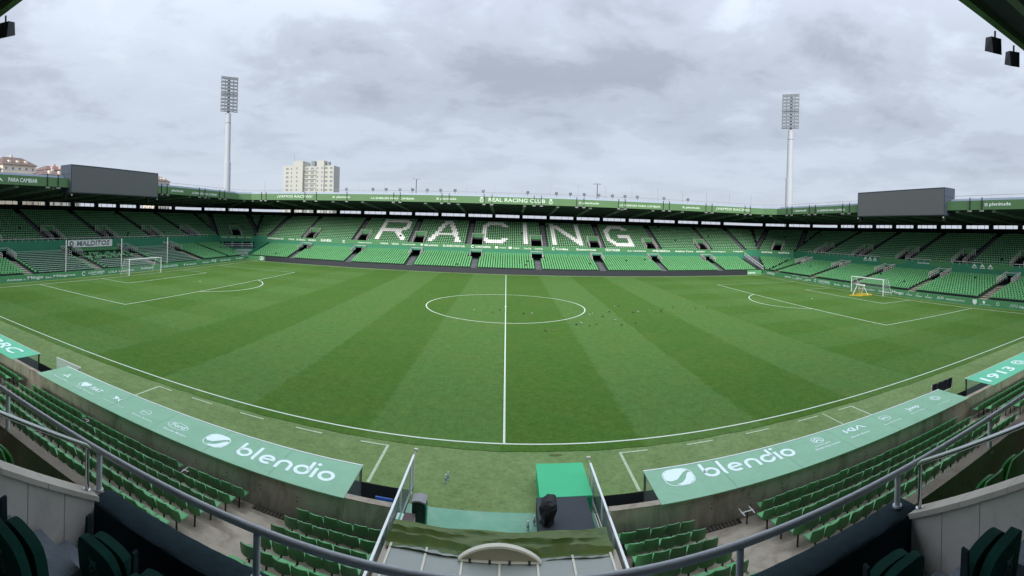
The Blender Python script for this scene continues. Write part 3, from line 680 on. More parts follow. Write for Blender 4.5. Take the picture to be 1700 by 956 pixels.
def cr_text(a): p = CR.P(a, WALL_D - .08, 4.2); return p, (r2, -r2, 0), (0, 0, 1)
wall_text(st_cr, [(-3.4, -.5, 'asisa', .46), (1.0, 3.9, 'asisa', .46)], cr_text)
def cl_text(a): p = CL.P(a, WALL_D - .08, 4.22); return p, (r2, r2, 0), (0, 0, 1)
wall_text(st_cl, [(-3.8 + 2.1 * i, -2.2 + 2.1 * i, 'Semper', .36, .2) for i in range(4)], cl_text)

# --- all the small seats: one object
def seat_lowpoly():
    b = MB(); b.box((-.17, -.2, .40), (.17, .16, .445)); b.hexa([(-.17, -.22, .43), (.17, -.22, .43), (.17, -.17, .43), (-.17, -.17, .43), (-.165, -.28, .645), (.165, -.28, .645), (.165, -.24, .645), (-.165, -.24, .645)])
    return b
def seat_parts():
    back = MB().shell(lambda u, v: (lambda a, b: (.222 * a * (1 - .05 * b), -.2 - .06 * (b + 1) + .06 * a * a, .59 + .19 * b))(*sq(u, v, .17)), 6, 5, .022)
    pan = MB().shell(lambda u, v: (lambda a, b: (.218 * a, .015 + .2 * b, .435 + .03 * abs(a) ** 3 - .035 * max(0, b) ** 3 + .02 * max(0, -b) ** 2))(*sq(u, v, .26)), 6, 4, .03)
    leg = MB().tube([(0, -.12, 0), (0, -.12, .4)], .028, 6); leg.box((-.13, -.14, .385), (.13, .06, .41))
    return back, pan, leg

# ------------------------------------------------------------------ main stand, near side
ms_ = thing('main_stand', 'near grandstand with bare concrete steps, dugout wall and black covered front parapet', 'grandstand', (0, -12, 0))
zo = lambda x: -.1 if x < 0 else .1
NROW = 12; NF0 = .03; NR = .215
for sg, x0, x1 in ((-1, -62, -3.3), (1, 3.12, 62)):
    tb = MB(); o = zo(x0)
    tb.face([(x0, -6.8, NF0 + o - .06), (x1, -6.8, NF0 + o - .06), (x1, -7.0, NF0 + o - .06), (x0, -7.0, NF0 + o - .06)])
    for k in range(NROW):
        y0 = -7.0 - .8 * k; z = NF0 + o + NR * k
        tb.face([(x0, y0, z - NR if k else z - .06), (x1, y0, z - NR if k else z - .06), (x1, y0, z), (x0, y0, z)])
        tb.face([(x0, y0, z), (x1, y0, z), (x1, y0 - .8, z), (x0, y0 - .8, z)])
    tb.face([(x0, -7.0 - .8 * NROW, z), (x1, -7.0 - .8 * NROW, z), (x1, -7.0 - .8 * NROW, 3.6), (x0, -7.0 - .8 * NROW, 3.6)])
    tb.build('lower_terrace', 'concrete_near', ms_)
    # dugout wall in cast lengths
    edge = 3.25 if sg < 0 else 3.1; n = 12; Lw = (60 - edge) / n
    for i in range(n):
        a = edge + Lw * i + .006; b = edge + Lw * (i + 1) - .006; q0, q1 = (sg * b, sg * a) if sg < 0 else (sg * a, sg * b)
        wz = 1.0 if sg < 0 else 1.13
        MB().box((q0, -6.84, -.9), (q1, -6.62, wz)).build('wall_panel', 'concrete_wall', ms_)
        MB().box((q0, -6.85, wz + .001), (q1, -6.61, wz + .02)).build('wall_capping', 'concrete_near', ms_)
    for bx in range(14):
        h = MB(); xx = sg * (6.4 + bx * 1.35)
        for dz in (0, .13): h.tube([(xx + random.uniform(-.03, .03), -6.85, .72 - dz + o), (xx, -6.8, .72 - dz + o)], .022, 6)
        h.build('wall_bolt', 'dark_metal', ms_)
# half steps and the painted landings in the aisles
AIS = [(-7.06, .74), (-21.4, .6), (6.62, .66), (19.5, .6)]
for xa, hw in AIS:
    o = zo(xa); hs = MB()
    for k in range(1, NROW): y0 = -7.0 - .8 * k; z = NF0 + o + NR * k; hs.box((xa - hw, y0, z - NR + .002), (xa + hw, y0 + .36, z - NR / 2))
    hs.build('aisle_steps', 'concrete_near', ms_)
for xa, hw in AIS[::2]:
    o = zo(xa); z = NF0 + o + NR * 5
    MB().box((xa - .95, -11.9, z + .004), (xa + .75, -11.0, z + .012)).build('painted_landing', 'grey_paint', ms_)
for x0, x1, o in ((-7.9, -3.35, -.1), (3.15, 7.4, .1)):
    gt = MB(); gt.box((x0, -7.12, NF0 + o - .002), (x1, -6.86, NF0 + o + .004)); gb = MB()
    nb = int((x1 - x0) / .13)
    for i in range(nb): xx = x0 + .13 * i; gb.box((xx, -7.11, NF0 + o + .005), (xx + .08, -6.87, NF0 + o + .02))
    d_ = gt.build('drain_channel', 'dark_metal', ms_); tag(gb.build('grate_bars', 'drain', d_), kind='stuff')
# parapet: black felt in the middle, bare concrete either side
pz = lambda x: 6.8 + .023 * x
def par(mb, xa, xb, dz=0.0, ya=-17.44, yb=-17.18):
    mb.hexa([(xa, ya, 3.5), (xb, ya, 3.5), (xb, yb, 3.5), (xa, yb, 3.5), (xa, ya, pz(xa) + dz), (xb, ya, pz(xb) + dz), (xb, yb, pz(xb) + dz), (xa, yb, pz(xa) + dz)])
f = MB(); par(f, -3.68, 3.42, -.02); f.build('felt_parapet', 'black_felt', ms_)
f = MB(); prof_ = [(-17.46, -.2), (-17.462, -.05), (-17.445, -.012), (-17.41, .004), (-17.3, .012), (-17.2, .004), (-17.172, -.012), (-17.16, -.05), (-17.165, -.2)]; n = 90; np_ = len(prof_)
for i in range(n + 1):
    x = -3.68 + 7.1 * i / n
    for y, dz in prof_: f.v.append((x, y + random.uniform(-.0035, .0035), pz(x) + dz + random.uniform(-.0035, .0035)))
for i in range(n):
    for j in range(np_ - 1): q = i * np_ + j; f.f.append((q, q + 1, q + np_ + 1, q + np_)); f.mi.append(0)
f.build('felt_edge', 'black_felt', ms_, smooth=True)
for xa, xb in ((-20, -3.685), (3.425, 20)):
    f = MB(); par(f, xa, xb, -.05, -17.33, -17.19); f.build('concrete_parapet', 'concrete_near', ms_)
# box beside the camera: carpeted steps, platforms, tiled side walls
for k in range(12):
    y1 = -17.44 - .31 * k if k else -17.44; y0 = -17.8 - .31 * k if k == 0 else -17.8 - .31 * k; z = 6.3 + .225 * k
    if k: y1 = -17.8 - .31 * (k - 1)
    for xa, xb in ((-3.56, -2.98), (2.86, 3.26)): MB().box((xa, y0, 5.6), (xb, y1, z)).build('step', 'carpet', ms_)
for k in range(4):
    y1 = -17.44 if k == 0 else -18.2 - .8 * (k - 1); y0 = -18.2 - .8 * k; z = 6.2 + .42 * k
    MB().box((-2.978, y0, 5.4), (2.858, y1, z)).build('seating_platform', 'carpet', ms_)
for sg, X in ((-1, -3.6), (1, 3.3)):
    zt = lambda y: (6.8 if sg < 0 else 6.88) + (-17.45 - y) * .56
    X2 = X + sg * .16
    core = MB(); core.hexa([(min(X, X2) + .012, -21.5, 5.6), (max(X, X2) - .012, -21.5, 5.6), (max(X, X2) - .012, -17.44, 5.6), (min(X, X2) + .012, -17.44, 5.6), (min(X, X2) + .012, -21.5, zt(-21.5) - .05), (max(X, X2) - .012, -21.5, zt(-21.5) - .05), (max(X, X2) - .012, -17.44, zt(-17.44) - .05), (min(X, X2) + .012, -17.44, zt(-17.44) - .05)])
    core.build('side_wall', 'grout', ms_)
    ys = [-17.46, -17.82, -18.22, -18.72, -19.3, -19.9, -20.6, -21.4]
    for a, b in zip(ys[:-1], ys[1:]):
        a -= .004; b += .004; xi = X + sg * .014; xo = X - sg * .004; lo_, hi_ = min(xi, xo), max(xi, xo)
        MB().hexa([(lo_, b, 5.7), (hi_, b, 5.7), (hi_, a, 5.7), (lo_, a, 5.7), (lo_, b, zt(b) - .055), (hi_, b, zt(b) - .055), (hi_, a, zt(a) - .055), (lo_, a, zt(a) - .055)]).build('tile', 'tile', ms_)
    yc = [-17.42, -18.02, -18.5, -19.2, -20.0, -20.8, -21.5]
    for a, b in zip(yc[:-1], yc[1:]):
        a -= .003; b += .003; lo_, hi_ = min(X - sg * .03, X2 + sg * .03), max(X - sg * .03, X2 + sg * .03)
        MB().hexa([(lo_, b, zt(b) - .05), (hi_, b, zt(b) - .05), (hi_, a, zt(a) - .05), (lo_, a, zt(a) - .05), (lo_, b, zt(b)), (hi_, b, zt(b)), (hi_, a, zt(a)), (lo_, a, zt(a))]).build('coping_stone', 'coping', ms_)
# neighbouring bays: raked floor under the shells
for xa, xb in ((-20, -3.78), (3.48, 20)):
    nb_ = MB()
    for k in range(5): nb_.box((xa, -18.25 - .8 * k, 4.6), (xb, -17.44 if k == 0 else -18.25 - .8 * (k - 1), 5.75 + .42 * k))
    nb_.build('side_bay_floor', 'concrete_wall', ms_)
# upper tier behind the camera, rear wall and roof overhead
rt = MB(); rt.face([(-60, -21.4, 7.6), (60, -21.4, 7.6), (60, -31, 12.6), (-60, -31, 12.6)]); rt.face([(-60, -31, 12.6), (60, -31, 12.6), (60, -31, 17.2), (-60, -31, 17.2)]); rt.build('rear_tier', 'concrete_wall', ms_)
rd = MB(); rd.hexa([(-62, -31.5, 17.2), (62, -31.5, 17.2), (62, -14.35, 15.15), (-62, -14.35, 15.15), (-62, -31.5, 17.7), (62, -31.5, 17.7), (62, -14.35, 15.6), (-62, -14.35, 15.6)]); rd.build('roof_deck', 'roof_under', ms_)
MB().box((-62, -14.34, 14.98), (62, -14.14, 15.7)).build('roof_edge', 'fascia_green', ms_)
for i in range(9):
    y = -15.2 - 1.9 * i; z = 15.15 + (-14.35 - y) * .1195; MB().box((-62, y - .12, z - .25), (62, y + .12, z - .004)).build('roof_purlin', 'beam', ms_)
for i in range(17):
    x = -60 + 7.5 * i; MB().hexa([(x - .2, -31, 16.2), (x + .2, -31, 16.2), (x + .2, -14.5, 14.85), (x - .2, -14.5, 14.85), (x - .2, -31, 16.9), (x + .2, -31, 16.9), (x + .2, -14.5, 15.1), (x - .2, -14.5, 15.1)]).build('roof_beam', 'roof_under', ms_)

# --- near seats
near = []
for k in range(9):
    yb = -7.46 - .8 * k
    for sg in (-1, 1):
        lo_, hi_ = (3.62, 46) if sg < 0 else (3.5, 46); j = 0; x = lo_ 
        while x < hi_:
            xx = sg * x
            if not any(abs(xx - a) < hw + .2 for a, hw in AIS): near.append((xx, yb + .26, NF0 + zo(xx) + NR * k, k, sg))
            x += .465
miss = [(-10.44, 0), (-16.29, 0), (7.5, 0)]
def is_miss(x, k): return any(k == kk and abs(x - mx) < .24 for mx, kk in miss)
def visible(x, y, z):       # in the picture and above the parapet line
    dx, dy, dz = x - CAM.x, y - CAM.y, z + .8 - CAM.z
    th = math.atan2(dx, dy); return abs(th) < 1.085 and dz / math.hypot(dx, dy) > -.73 and (dz / dy) > -(9.52 - 6.75) / 3.05
cand = sorted((math.dist((x, y, z), CAM), x, y, z, k, sg) for x, y, z, k, sg in near if visible(x, y, z) and not is_miss(x, k))
chosen = cand[:300]; ch = set((round(c[1], 3), c[4]) for c in chosen)
bk, pn_, lg_ = seat_parts()
proto = thing('stadium_seat', 'seat', 'seat', (0, 0, 0)); bk.build('backrest', 'seat_green', proto, smooth=True); pn_.build('seat_pan', 'seat_green', proto, smooth=True); lg_.build('leg', 'dark_metal', proto)
ORD = 'first second third fourth fifth sixth seventh eighth ninth tenth eleventh twelfth thirteenth fourteenth fifteenth sixteenth seventeenth eighteenth nineteenth twentieth'.split()
def ordn(i): return ORD[i] if i < 20 else 'twenty-' + ORD[i - 20] if i < 29 else 'thirtieth' if i == 29 else 'thirty-' + ORD[i - 30]
blocks = {}
for c in chosen:
    x, k = c[1], c[4]
    bl = 0 if -6.4 < x < 0 else 1 if x < -7.7 and x > -20.8 else 2 if x < 0 else 3 if x < 6 else 4 if x < 18.9 else 5
    blocks.setdefault((bl, k), []).append(c)
# position counted from the aisle or the glass within each row
BN = {0: ('between the tunnel glass and the near aisle, left block', True), 1: ('left block beyond the aisle', True), 2: ('far left block', True), 3: ('between the tunnel glass and the aisle, right block', True), 4: ('right block beyond the aisle', True), 5: ('far right block', True)}
BL = {0: 'from the glass, block left of tunnel', 1: 'from the aisle, left block behind dugout roof', 2: 'past the second aisle, far left block', 3: 'from the glass, block right of tunnel', 4: 'from the aisle, right block behind dugout roof', 5: 'past the second aisle, far right block'}
first = True
for (bl, k), cs in sorted(blocks.items()):
    cs.sort(key=lambda c: abs(c[1]))
    for i, c in enumerate(cs):
        o = proto if first else copy_tree(proto); first = False
        o.location = (c[1] + random.uniform(-.008, .008), c[2], c[3]); o.rotation_euler = (random.uniform(-.03, .03), random.uniform(-.015, .015), random.uniform(-.05, .05))
        tag(o, 'green seat, %s row from the pitch, %s %s' % (ORD[k], ordn(i), BL[bl]), 'seat', 'green plastic seats on the near terrace')
# frames where a seat is gone
fr = MB(); 
for z_ in (.40,): bars(fr, [(-.22, -.02, z_), (.22, -.02, z_)], .03)
for x_ in (-.18, .18): bars(fr, [(x_, -.2, .4), (x_, .2, .41)], .03)
fl = MB().tube([(0, -.02, 0), (0, -.02, .4)], .025, 6)
LBF = ['bare white seat frame without shell, front row of the left block, nearer the tunnel', 'bare white seat frame without shell, front row of the left block, farther from the tunnel', 'bare white seat frame beside the aisle of the right hand terrace block']
for i, (mx, kk) in enumerate([(-10.5, 0), (-16.3, 0), (7.5, 0)]):
    if i == 0:
        q = thing('seat_frame', LBF[0], 'seat frame', (0, 0, 0), 'seat frames missing their shells'); fr.build('crossbars', 'white_paint', q); fl.build('leg', 'dark_metal', q); fp = q
    else: q = copy_tree(fp); q['label'] = LBF[i]
    q.location = (mx, -7.2, NF0 + zo(mx))
# the rest as one object
def replicate(tv, tf, places, scale=1.0):
    tv = np.array(tv); n = len(places); P_ = np.array([p[:3] for p in places]); a = np.array([p[3] for p in places]); c_, s_ = np.cos(a), np.sin(a)
    V = np.empty((n, len(tv), 3)); V[:, :, 0] = tv[:, 0] * c_[:, None] - tv[:, 1] * s_[:, None] + P_[:, 0, None]
    V[:, :, 1] = tv[:, 0] * s_[:, None] + tv[:, 1] * c_[:, None] + P_[:, 1, None]; V[:, :, 2] = tv[:, 2] + P_[:, 2, None]
    return V.reshape(-1, 3)
lp = seat_lowpoly(); rest = [(x, y, z, 0.0, 3) for x, y, z, k, sg in near if (round(x, 3), k) not in ch and not is_miss(x, k)]
V1 = replicate(lp.v, lp.f, SEATS)
wv = MB(); wv.box((-.235, -.24, .40), (.235, .2, .46)); wv.hexa([(-.235, -.24, .43), (.235, -.24, .43), (.235, -.17, .43), (-.235, -.17, .43), (-.225, -.30, .77), (.225, -.30, .77), (.225, -.25, .77), (-.225, -.25, .77)])
wi = [i for i, q in enumerate(SEATS) if q[4] == 2]; V1 = V1.reshape(len(SEATS), len(lp.v), 3); V1[wi] = replicate(wv.v, wv.f, [SEATS[i] for i in wi]).reshape(len(wi), len(lp.v), 3); V1 = V1.reshape(-1, 3); nq = len(lp.f)
hv = MB()
for b_ in (bk, pn_, lg_):
    i0 = len(hv.v); hv.v += b_.v; hv.f += [tuple(i0 + q for q in f_) for f_ in b_.f]
    hv.mi += [4 if b_ is lg_ else 3] * len(b_.f)
V2 = replicate(hv.v, hv.f, rest)
verts = np.vstack([V1, V2])
q4 = np.array([f_ for f_ in lp.f]); F1 = (q4[None] + (np.arange(len(SEATS)) * len(lp.v))[:, None, None]).reshape(-1)
loops = [F1]; tot = [np.full(len(SEATS) * nq, 4)]; mi = [np.repeat(np.array([s_[4] for s_ in SEATS]), nq)]
off = len(V1)
fl_ = [list(f_) for f_ in hv.f]; flat = np.array(sum(fl_, [])); cnt = np.array([len(f_) for f_ in fl_])
loops.append((flat[None] + off + (np.arange(len(rest)) * len(hv.v))[:, None]).reshape(-1)); tot.append(np.tile(cnt, len(rest))); mi.append(np.tile(np.array(hv.mi), len(rest)))
loops = np.concatenate(loops); tot = np.concatenate(tot); mi = np.concatenate(mi)
me = bpy.data.meshes.new('stadium_seats'); me.vertices.add(len(verts)); me.vertices.foreach_set('co', verts.reshape(-1).astype(np.float32))
me.loops.add(len(loops)); me.loops.foreach_set('vertex_index', loops.astype(np.int32)); me.polygons.add(len(tot))
me.polygons.foreach_set('loop_start', np.concatenate([[0], np.cumsum(tot)[:-1]]).astype(np.int32)); me.polygons.foreach_set('loop_total', tot.astype(np.int32))
for k in ('seat_lower', 'seat_upper', 'seat_white', 'seat_green', 'dark_metal'): me.materials.append(M[k])
me.polygons.foreach_set('material_index', mi.astype(np.int32)); me.update(calc_edges=True); me.validate()
so = link(bpy.data.objects.new('stadium_seats', me)); tag(so, 'thousands of green plastic seats filling the stands, some white ones forming letters', 'seats', 'seats in the stands', 'stuff')

# ------------------------------------------------------------------ dugouts
def dugout(label, x0, x1, z, m):
    t = thing('dugout', label, 'dugout', ((x0 + x1) / 2, -5.6, -.9)); xl, xr = min(x0, x1), max(x0, x1); yf, yb = (-4.95, -6.9)
    n = max(1, round((xr - xl) / 2.6)); zf, zb = z + .075, z + .045
    cz = lambda y: zb + (zf - zb) * (y - yb) / (yf - yb)
    for i in range(n):
        a = xl + (xr - xl) * i / n + (.012 if i else 0); b = xl + (xr - xl) * (i + 1) / n
        MB().hexa([(a, yb, zb - .03), (b, yb, zb - .03), (b, yf, zf - .03), (a, yf, zf - .03), (a, yb, zb), (b, yb, zb), (b, yf, zf), (a, yf, zf)]).build('roof_panel', m, t)
    MB().box((xl, yf - .002, zf - .12), (xr, yf + .05, zf + .012)).build('gutter', 'white_paint' if m == 'canopy' else 'cream', t)
    for x in [xl + .05 + (xr - xl - .1) * i / n for i in range(n + 1)]: MB().box((x - .035, yf - .1, -.9), (x + .035, yf - .03, zf - .04)).build('post', 'dark_metal', t)
    rb = MB().box((xl + .1, -6.55, -.6), (xr - .1, -6.15, -.45)); rb.build('bench', 'cabinet_green', t)
    for x in (xl, xr): MB().face([(x + (.01 if x == xl else -.01), yb + .1, -.2), (x + (.01 if x == xl else -.01), yf - .12, -.2), (x + (.01 if x == xl else -.01), yf - .12, zf - .06), (x + (.01 if x == xl else -.01), yb + .1, zb - .06)]).build('side_pane', 'glass_sheet', t)
    return t, cz
CL_Z, CR_Z = .99, 1.12
dl, czl = dugout('long pale green dugout roof with printed logos, left of the tunnel', -4.8, -20.9, CL_Z, 'canopy')
dr, czr = dugout('long pale green dugout roof with printed logos, right of the tunnel', 4.7, 20.4, CR_Z, 'canopy')
d2l, cz2l = dugout('bright green shelter roof with large initials beyond the left dugout', -23.6, -34.0, CL_Z, 'canopy_bright')
d2r, cz2r = dugout('bright green shelter roof lettered 1913 with a crest beyond the right dugout', 22.9, 33.0, CR_Z, 'canopy_bright')
def flat_text(par, cz, items, m):
    for body, x, y, w_, h_, sl in items:
        mb = MB(); slope = Vector((0, 1, (cz(0) - cz(-1)))).normalized(); put_text(mb, body, (x, y, cz(y) + .006), (1, 0, 0), slope, w_, h_, sl); mb.build('lettering', m, par)
def logo(par, cz, m, fn):
    mb = MB(); fn(mb); mb.v = [(v[0], v[1], cz(v[1]) + .006 + (v[2] if abs(v[2]) < .01 else 0)) for v in mb.v]; mb.build('emblem', m, par)
X_, Y_ = (1, 0, 0), (0, 1, 0)
# rounded wordmark drawn with thick strokes
def word_blendio(par, cz, x, y, w_, h_):
    mb = MB(); U = w_ / 7.15; xh = h_ * .66; st = h_ * .155; rx = xh / 2
    def rg(cx, a0=0, a1=360): ring(mb, (cx, y + rx, 0), X_, Y_, rx * 1.08, rx, st, 26, a0, a1)
    def bar(cx, y0, y1): mb.face([(cx - st / 2, y0, 0), (cx + st / 2, y0, 0), (cx + st / 2, y1, 0), (cx - st / 2, y1, 0)])
    r_ = rx * 1.08; cxs = x + r_
    bar(cxs - r_ + st / 2, y + rx, y + h_); rg(cxs)                                   # b
    c2 = cxs + r_ + st * 1.25; bar(c2, y + rx * .5, y + h_); ring(mb, (c2 + rx * .5 - st / 2, y + rx * .5, 0), X_, Y_, rx * .5, rx * .5, st, 10, 180, 270)   # l
    c3 = c2 + r_ + st * 1.6; rg(c3, 38 - 20, 330 - 20); mb.face([(c3 - r_ + st, y + rx - st * .4, 0), (c3 + r_ - .02, y + rx - st * .1, 0), (c3 + r_ - .02, y + rx + st * .7, 0), (c3 - r_ + st, y + rx + st * .4, 0)])  # e
    c4 = c3 + 2 * r_ + st * .7; rg(c4, 0, 180); bar(c4 - r_ + st / 2, y, y + rx); bar(c4 + r_ - st / 2, y, y + rx)                        # n
    c5 = c4 + 2 * r_ + st * .7; rg(c5); bar(c5 + r_ - st / 2, y + rx, y + h_)         # d
    c6 = c5 + r_ + st * 1.2; bar(c6, y, y + xh); ring(mb, (c6, y + h_ - st * .5, 0), X_, Y_, st * .6, st * .6, st * .58, 10)      # i
    c7 = c6 + r_ + st * 1.2; rg(c7)                                                   # o
    end = c7 + r_; k = w_ / (end - x)
    mb.v = [(x + (v[0] - x) * k, v[1], cz(v[1]) + .006) for v in mb.v]; mb.build('lettering', 'canopy_text', par)
def disc(cx, cy_, r):
    def fn(mb):
        ring(mb, (cx, cy_, 0), X_, Y_, r, r * .98, .03, 40, p=2.7)
        up = [(-.93, .10), (-.86, .55), (-.55, .86), (0, .93), (.55, .86), (.8, .62), (.45, .42), (.1, .05), (-.2, -.28), (-.62, -.38), (-.9, -.2)]
        poly2(mb, [(a * r, b * r) for a, b in up], (cx, cy_, .001), X_, Y_)
        lo = [(.93, .3), (.93, -.2), (.8, -.62), (.4, -.9), (-.1, -.92), (-.4, -.8), (.05, -.62), (.35, -.3), (.55, .1), (.75, .35)]
        poly2(mb, [(a * r, b * r) for a, b in lo], (cx, cy_, .001), X_, Y_)
    return fn
word_blendio(dl, czl, -9.2, -6.3, 3.75, .92); logo(dl, czl, 'canopy_text', disc(-10.2, -5.9, .5))
word_blendio(dr, czr, 6.65, -5.98, 3.75, .92); logo(dr, czr, 'canopy_text', disc(5.75, -5.6, .54))
flat_text(dl, czl, [('Ford', -12.42, -6.03, .66, .27, .1), ('Blendio Motors', -12.45, -6.45, 1.15, .12, 0), ('NISSAN', -14.12, -5.93, .42, .1, 0), ('Blendio Pereyra', -14.3, -6.42, 1.15, .12, 0), ('Blendio Motorsport', -16.3, -6.3, 1.35, .07, 0), ('FIAT', -17.65, -6.0, .72, .36, 0), ('Blendio Motorsport', -18.3, -6.36, 1.35, .12, 0), ('Blendio Japón Motor', -20.2, -6.36, 1.2, .12, 0)], 'canopy_text')
flat_text(dr, czr, [('CITROËN', 11.3, -5.9, .75, .12, 0), ('Blendio Auto Gomas', 11.15, -6.14, 1.2, .13, 0), ('Blendio Motors', 13.0, -6.14, 1.05, .13, 0), ('Blendio MG Santander', 14.95, -6.14, 1.1, .1, 0), ('Jeep', 16.95, -5.85, .85, .42, 0), ('Blendio Motorsport', 16.75, -6.14, 1.1, .1, 0), ('Blendio Motorsport', 18.55, -6.34, 1.0, .08, 0)], 'canopy_text')
def ov(cx, cy_, rx, ry, w_=.03): return lambda mb: ring(mb, (cx, cy_, 0), X_, Y_, rx, ry, w_, 30)
logo(dl, czl, 'canopy_text', ov(-12.1, -5.92, .5, .26)); logo(dl, czl, 'canopy_text', ov(-13.92, -5.88, .24, .24, .025))
def ds(mb):
    for sx in (-1, 1): poly2(mb, [(sx * .28, .2), (sx * .02, .0), (sx * .28, -.2), (sx * .14, 0)], (-15.8, -5.82, 0), X_, Y_)
    poly2(mb, [(-.3, .22), (.0, .14), (.02, .04), (-.26, .02)], (-15.8, -5.82, .001), X_, Y_)
logo(dl, czl, 'canopy_text', ds)
def ab(mb): poly2(mb, [(-.25, .25), (.25, .25), (.25, .02), (0, -.26), (-.25, .02)], (-18.15, -5.85, 0), X_, Y_); ring(mb, (-18.15, -5.83, .002), X_, Y_, .34, .34, .03, 18)
logo(dl, czl, 'canopy_text', ab)
def mi_(mb):
    for a in (90, 210, 330):
        c, s = math.cos(R(a)), math.sin(R(a)); px, py = -s, c
        poly2(mb, [(0, 0), (c * .13 + px * .08, s * .13 + py * .08), (c * .27, s * .27), (c * .13 - px * .08, s * .13 - py * .08)], (-19.7, -5.8, 0), X_, Y_)
logo(dl, czl, 'canopy_text', mi_)
logo(dr, czr, 'canopy_text', ov(11.7, -5.45, .27, .26))
def chev(mb):
    for dy in (-.12, .03): poly2(mb, [(-.18, -.05 + dy), (0, .1 + dy), (.18, -.05 + dy), (.18, .02 + dy), (0, .17 + dy), (-.18, .02 + dy)], (11.7, -5.46, 0), X_, Y_)
logo(dr, czr, 'canopy_text', chev)
def kia(mb):
    for pts in ([(0, 0), (.09, 0), (.09, .34), (0, .34)], [(.09, .14), (.36, .36), (.46, .36), (.2, .14)], [(.2, .14), (.42, 0), (.54, 0), (.3, .2)], [(.46, .0), (.56, 0), (.56, .36), (.46, .36)], [(.56, 0), (.64, 0), (.92, .36), (.82, .36)], [(.84, .36), (.92, .36), (1.12, 0), (1.02, 0)]): poly2(mb, pts, (13.1, -5.7, 0), X_, Y_)
logo(dr, czr, 'canopy_text', kia)
logo(dr, czr, 'canopy_text', ov(15.5, -5.55, .3, .26)); flat_text(dr, czr, [('MG', 15.32, -5.65, .36, .2, 0)], 'canopy_text')
logo(dr, czr, 'canopy_text', ov(19.2, -5.6, .28, .27, .05)); logo(dr, czr, 'canopy_text', ov(19.2, -5.6, .16, .16, .04))
flat_text(d2l, cz2l, [('RRC', -27.9, -6.4, 3.3, .95, .12)], 'canopy_text')
flat_text(d2r, cz2r, [('1913', 23.3, -6.45, 3.3, .85, .12)], 'canopy_text'); logo(d2r, cz2r, 'canopy_text', ov(27.9, -5.85, .5, .48, .1)); logo(d2r, cz2r, 'canopy_text', ov(27.9, -5.85, .3, .28, .12))
# things around the dugouts
def bench_row(label, x, y, rz, n=4):
    t = thing('bench', label, 'bench', (x, y, -.03), rz=rz)
    fb = MB()
    for h in (.35, .95): bars(fb, [(-1.0, 0, h), (1.0, 0, h)], .04)
    for xx in (-1, 1): bars(fb, [(xx, 0, 0), (xx, 0, .95)], .045); bars(fb, [(xx, 0, .35), (xx, .45, .35)], .04); bars(fb, [(xx, .45, .0), (xx, .45, .35)], .04)
    fb.v = [tuple(Vector(v) + Vector((x, y, -.03))) for v in fb.v]; fb.build('frame', 'white_paint', t)
    for i in range(n):
        b = MB(); cx_ = -.75 + 1.5 * i / (n - 1); b.box((x + cx_ - .22, y + .03, .36), (x + cx_ + .22, y + .42, .4)); b.hexa([(x + cx_ - .22, y + .04, .4), (x + cx_ + .22, y + .04, .4), (x + cx_ + .22, y + .08, .4), (x + cx_ - .22, y + .08, .4), (x + cx_ - .22, y - .04, .98), (x + cx_ + .22, y - .04, .98), (x + cx_ + .22, y, .98), (x + cx_ - .22, y, .98)]); b.build('seat', 'led_black', t)
    return t
bench_row('pitch side bench of dark seats on a white frame behind the right dugout roof', 22.3, -3.75, 0)
hb = thing('hoarding', 'small white framed hoarding standing on the turf behind the left dugout roof', 'hoarding', (-22, -4.2, -.03))
h = MB(); x0, x1 = -22.9, -20.6
for z_ in (.0, .92): bars(h, [(x0, -4.2, z_), (x1, -4.2, z_)], .05)
for xx in (x0, (x0 + x1) / 2, x1): bars(h, [(xx, -4.2, -.03), (xx, -4.2, .92)], .05)
h.build('frame', 'white_paint', hb); MB().box((x0 + .03, -4.21, .05), (x1 - .03, -4.19, .88)).build('board', 'canopy_faint', hb)
for xx, lb in ((-22.2, 'pale pipe spanning the pit between the two left shelters'), (21.6, 'pale pipe spanning the pit between the two right shelters')):
    tag(MB().tube([(xx, -6.6, .2), (xx, -4.1, -.1)], .05, 6).build('drain_pipe', 'rail_grey', origin=(xx, -5.3, 0)), lb, 'pipe')
bl = thing('folding_chair', 'blue folding chair in the dugout pit beside the tunnel glass', 'chair', (-3.95, -5.6, -.9))
MB().box((-4.25, -5.85, -.15), (-3.65, -5.35, -.1)).build('seat', 'blue_plastic', bl)
MB().hexa([(-4.25, -5.35, -.1), (-3.65, -5.35, -.1), (-3.65, -5.3, -.1), (-4.25, -5.3, -.1), (-4.25, -5.25, .28), (-3.65, -5.25, .28), (-3.65, -5.2, .28), (-4.25, -5.2, .28)]).build('backrest', 'blue_plastic', bl)
for xx in (-4.2, -3.7):
    for yy in (-5.8, -5.35): MB().tube([(xx, yy, -.9), (xx, yy, -.12)], .015, 5).build('leg', 'galv', bl)
b2 = thing('folding_chair', 'blue folding chair half hidden under the end of the left dugout roof', 'chair', (-5.0, -5.7, -.9))
MB().box((-5.3, -5.95, -.15), (-4.7, -5.45, -.1)).build('seat', 'blue_plastic', b2); MB().box((-5.3, -5.4, -.1), (-4.7, -5.35, .25)).build('backrest', 'blue_plastic', b2)
for xx in (-5.25, -4.75): MB().tube([(xx, -5.7, -.9), (xx, -5.7, -.12)], .015, 5).build('leg', 'galv', b2)

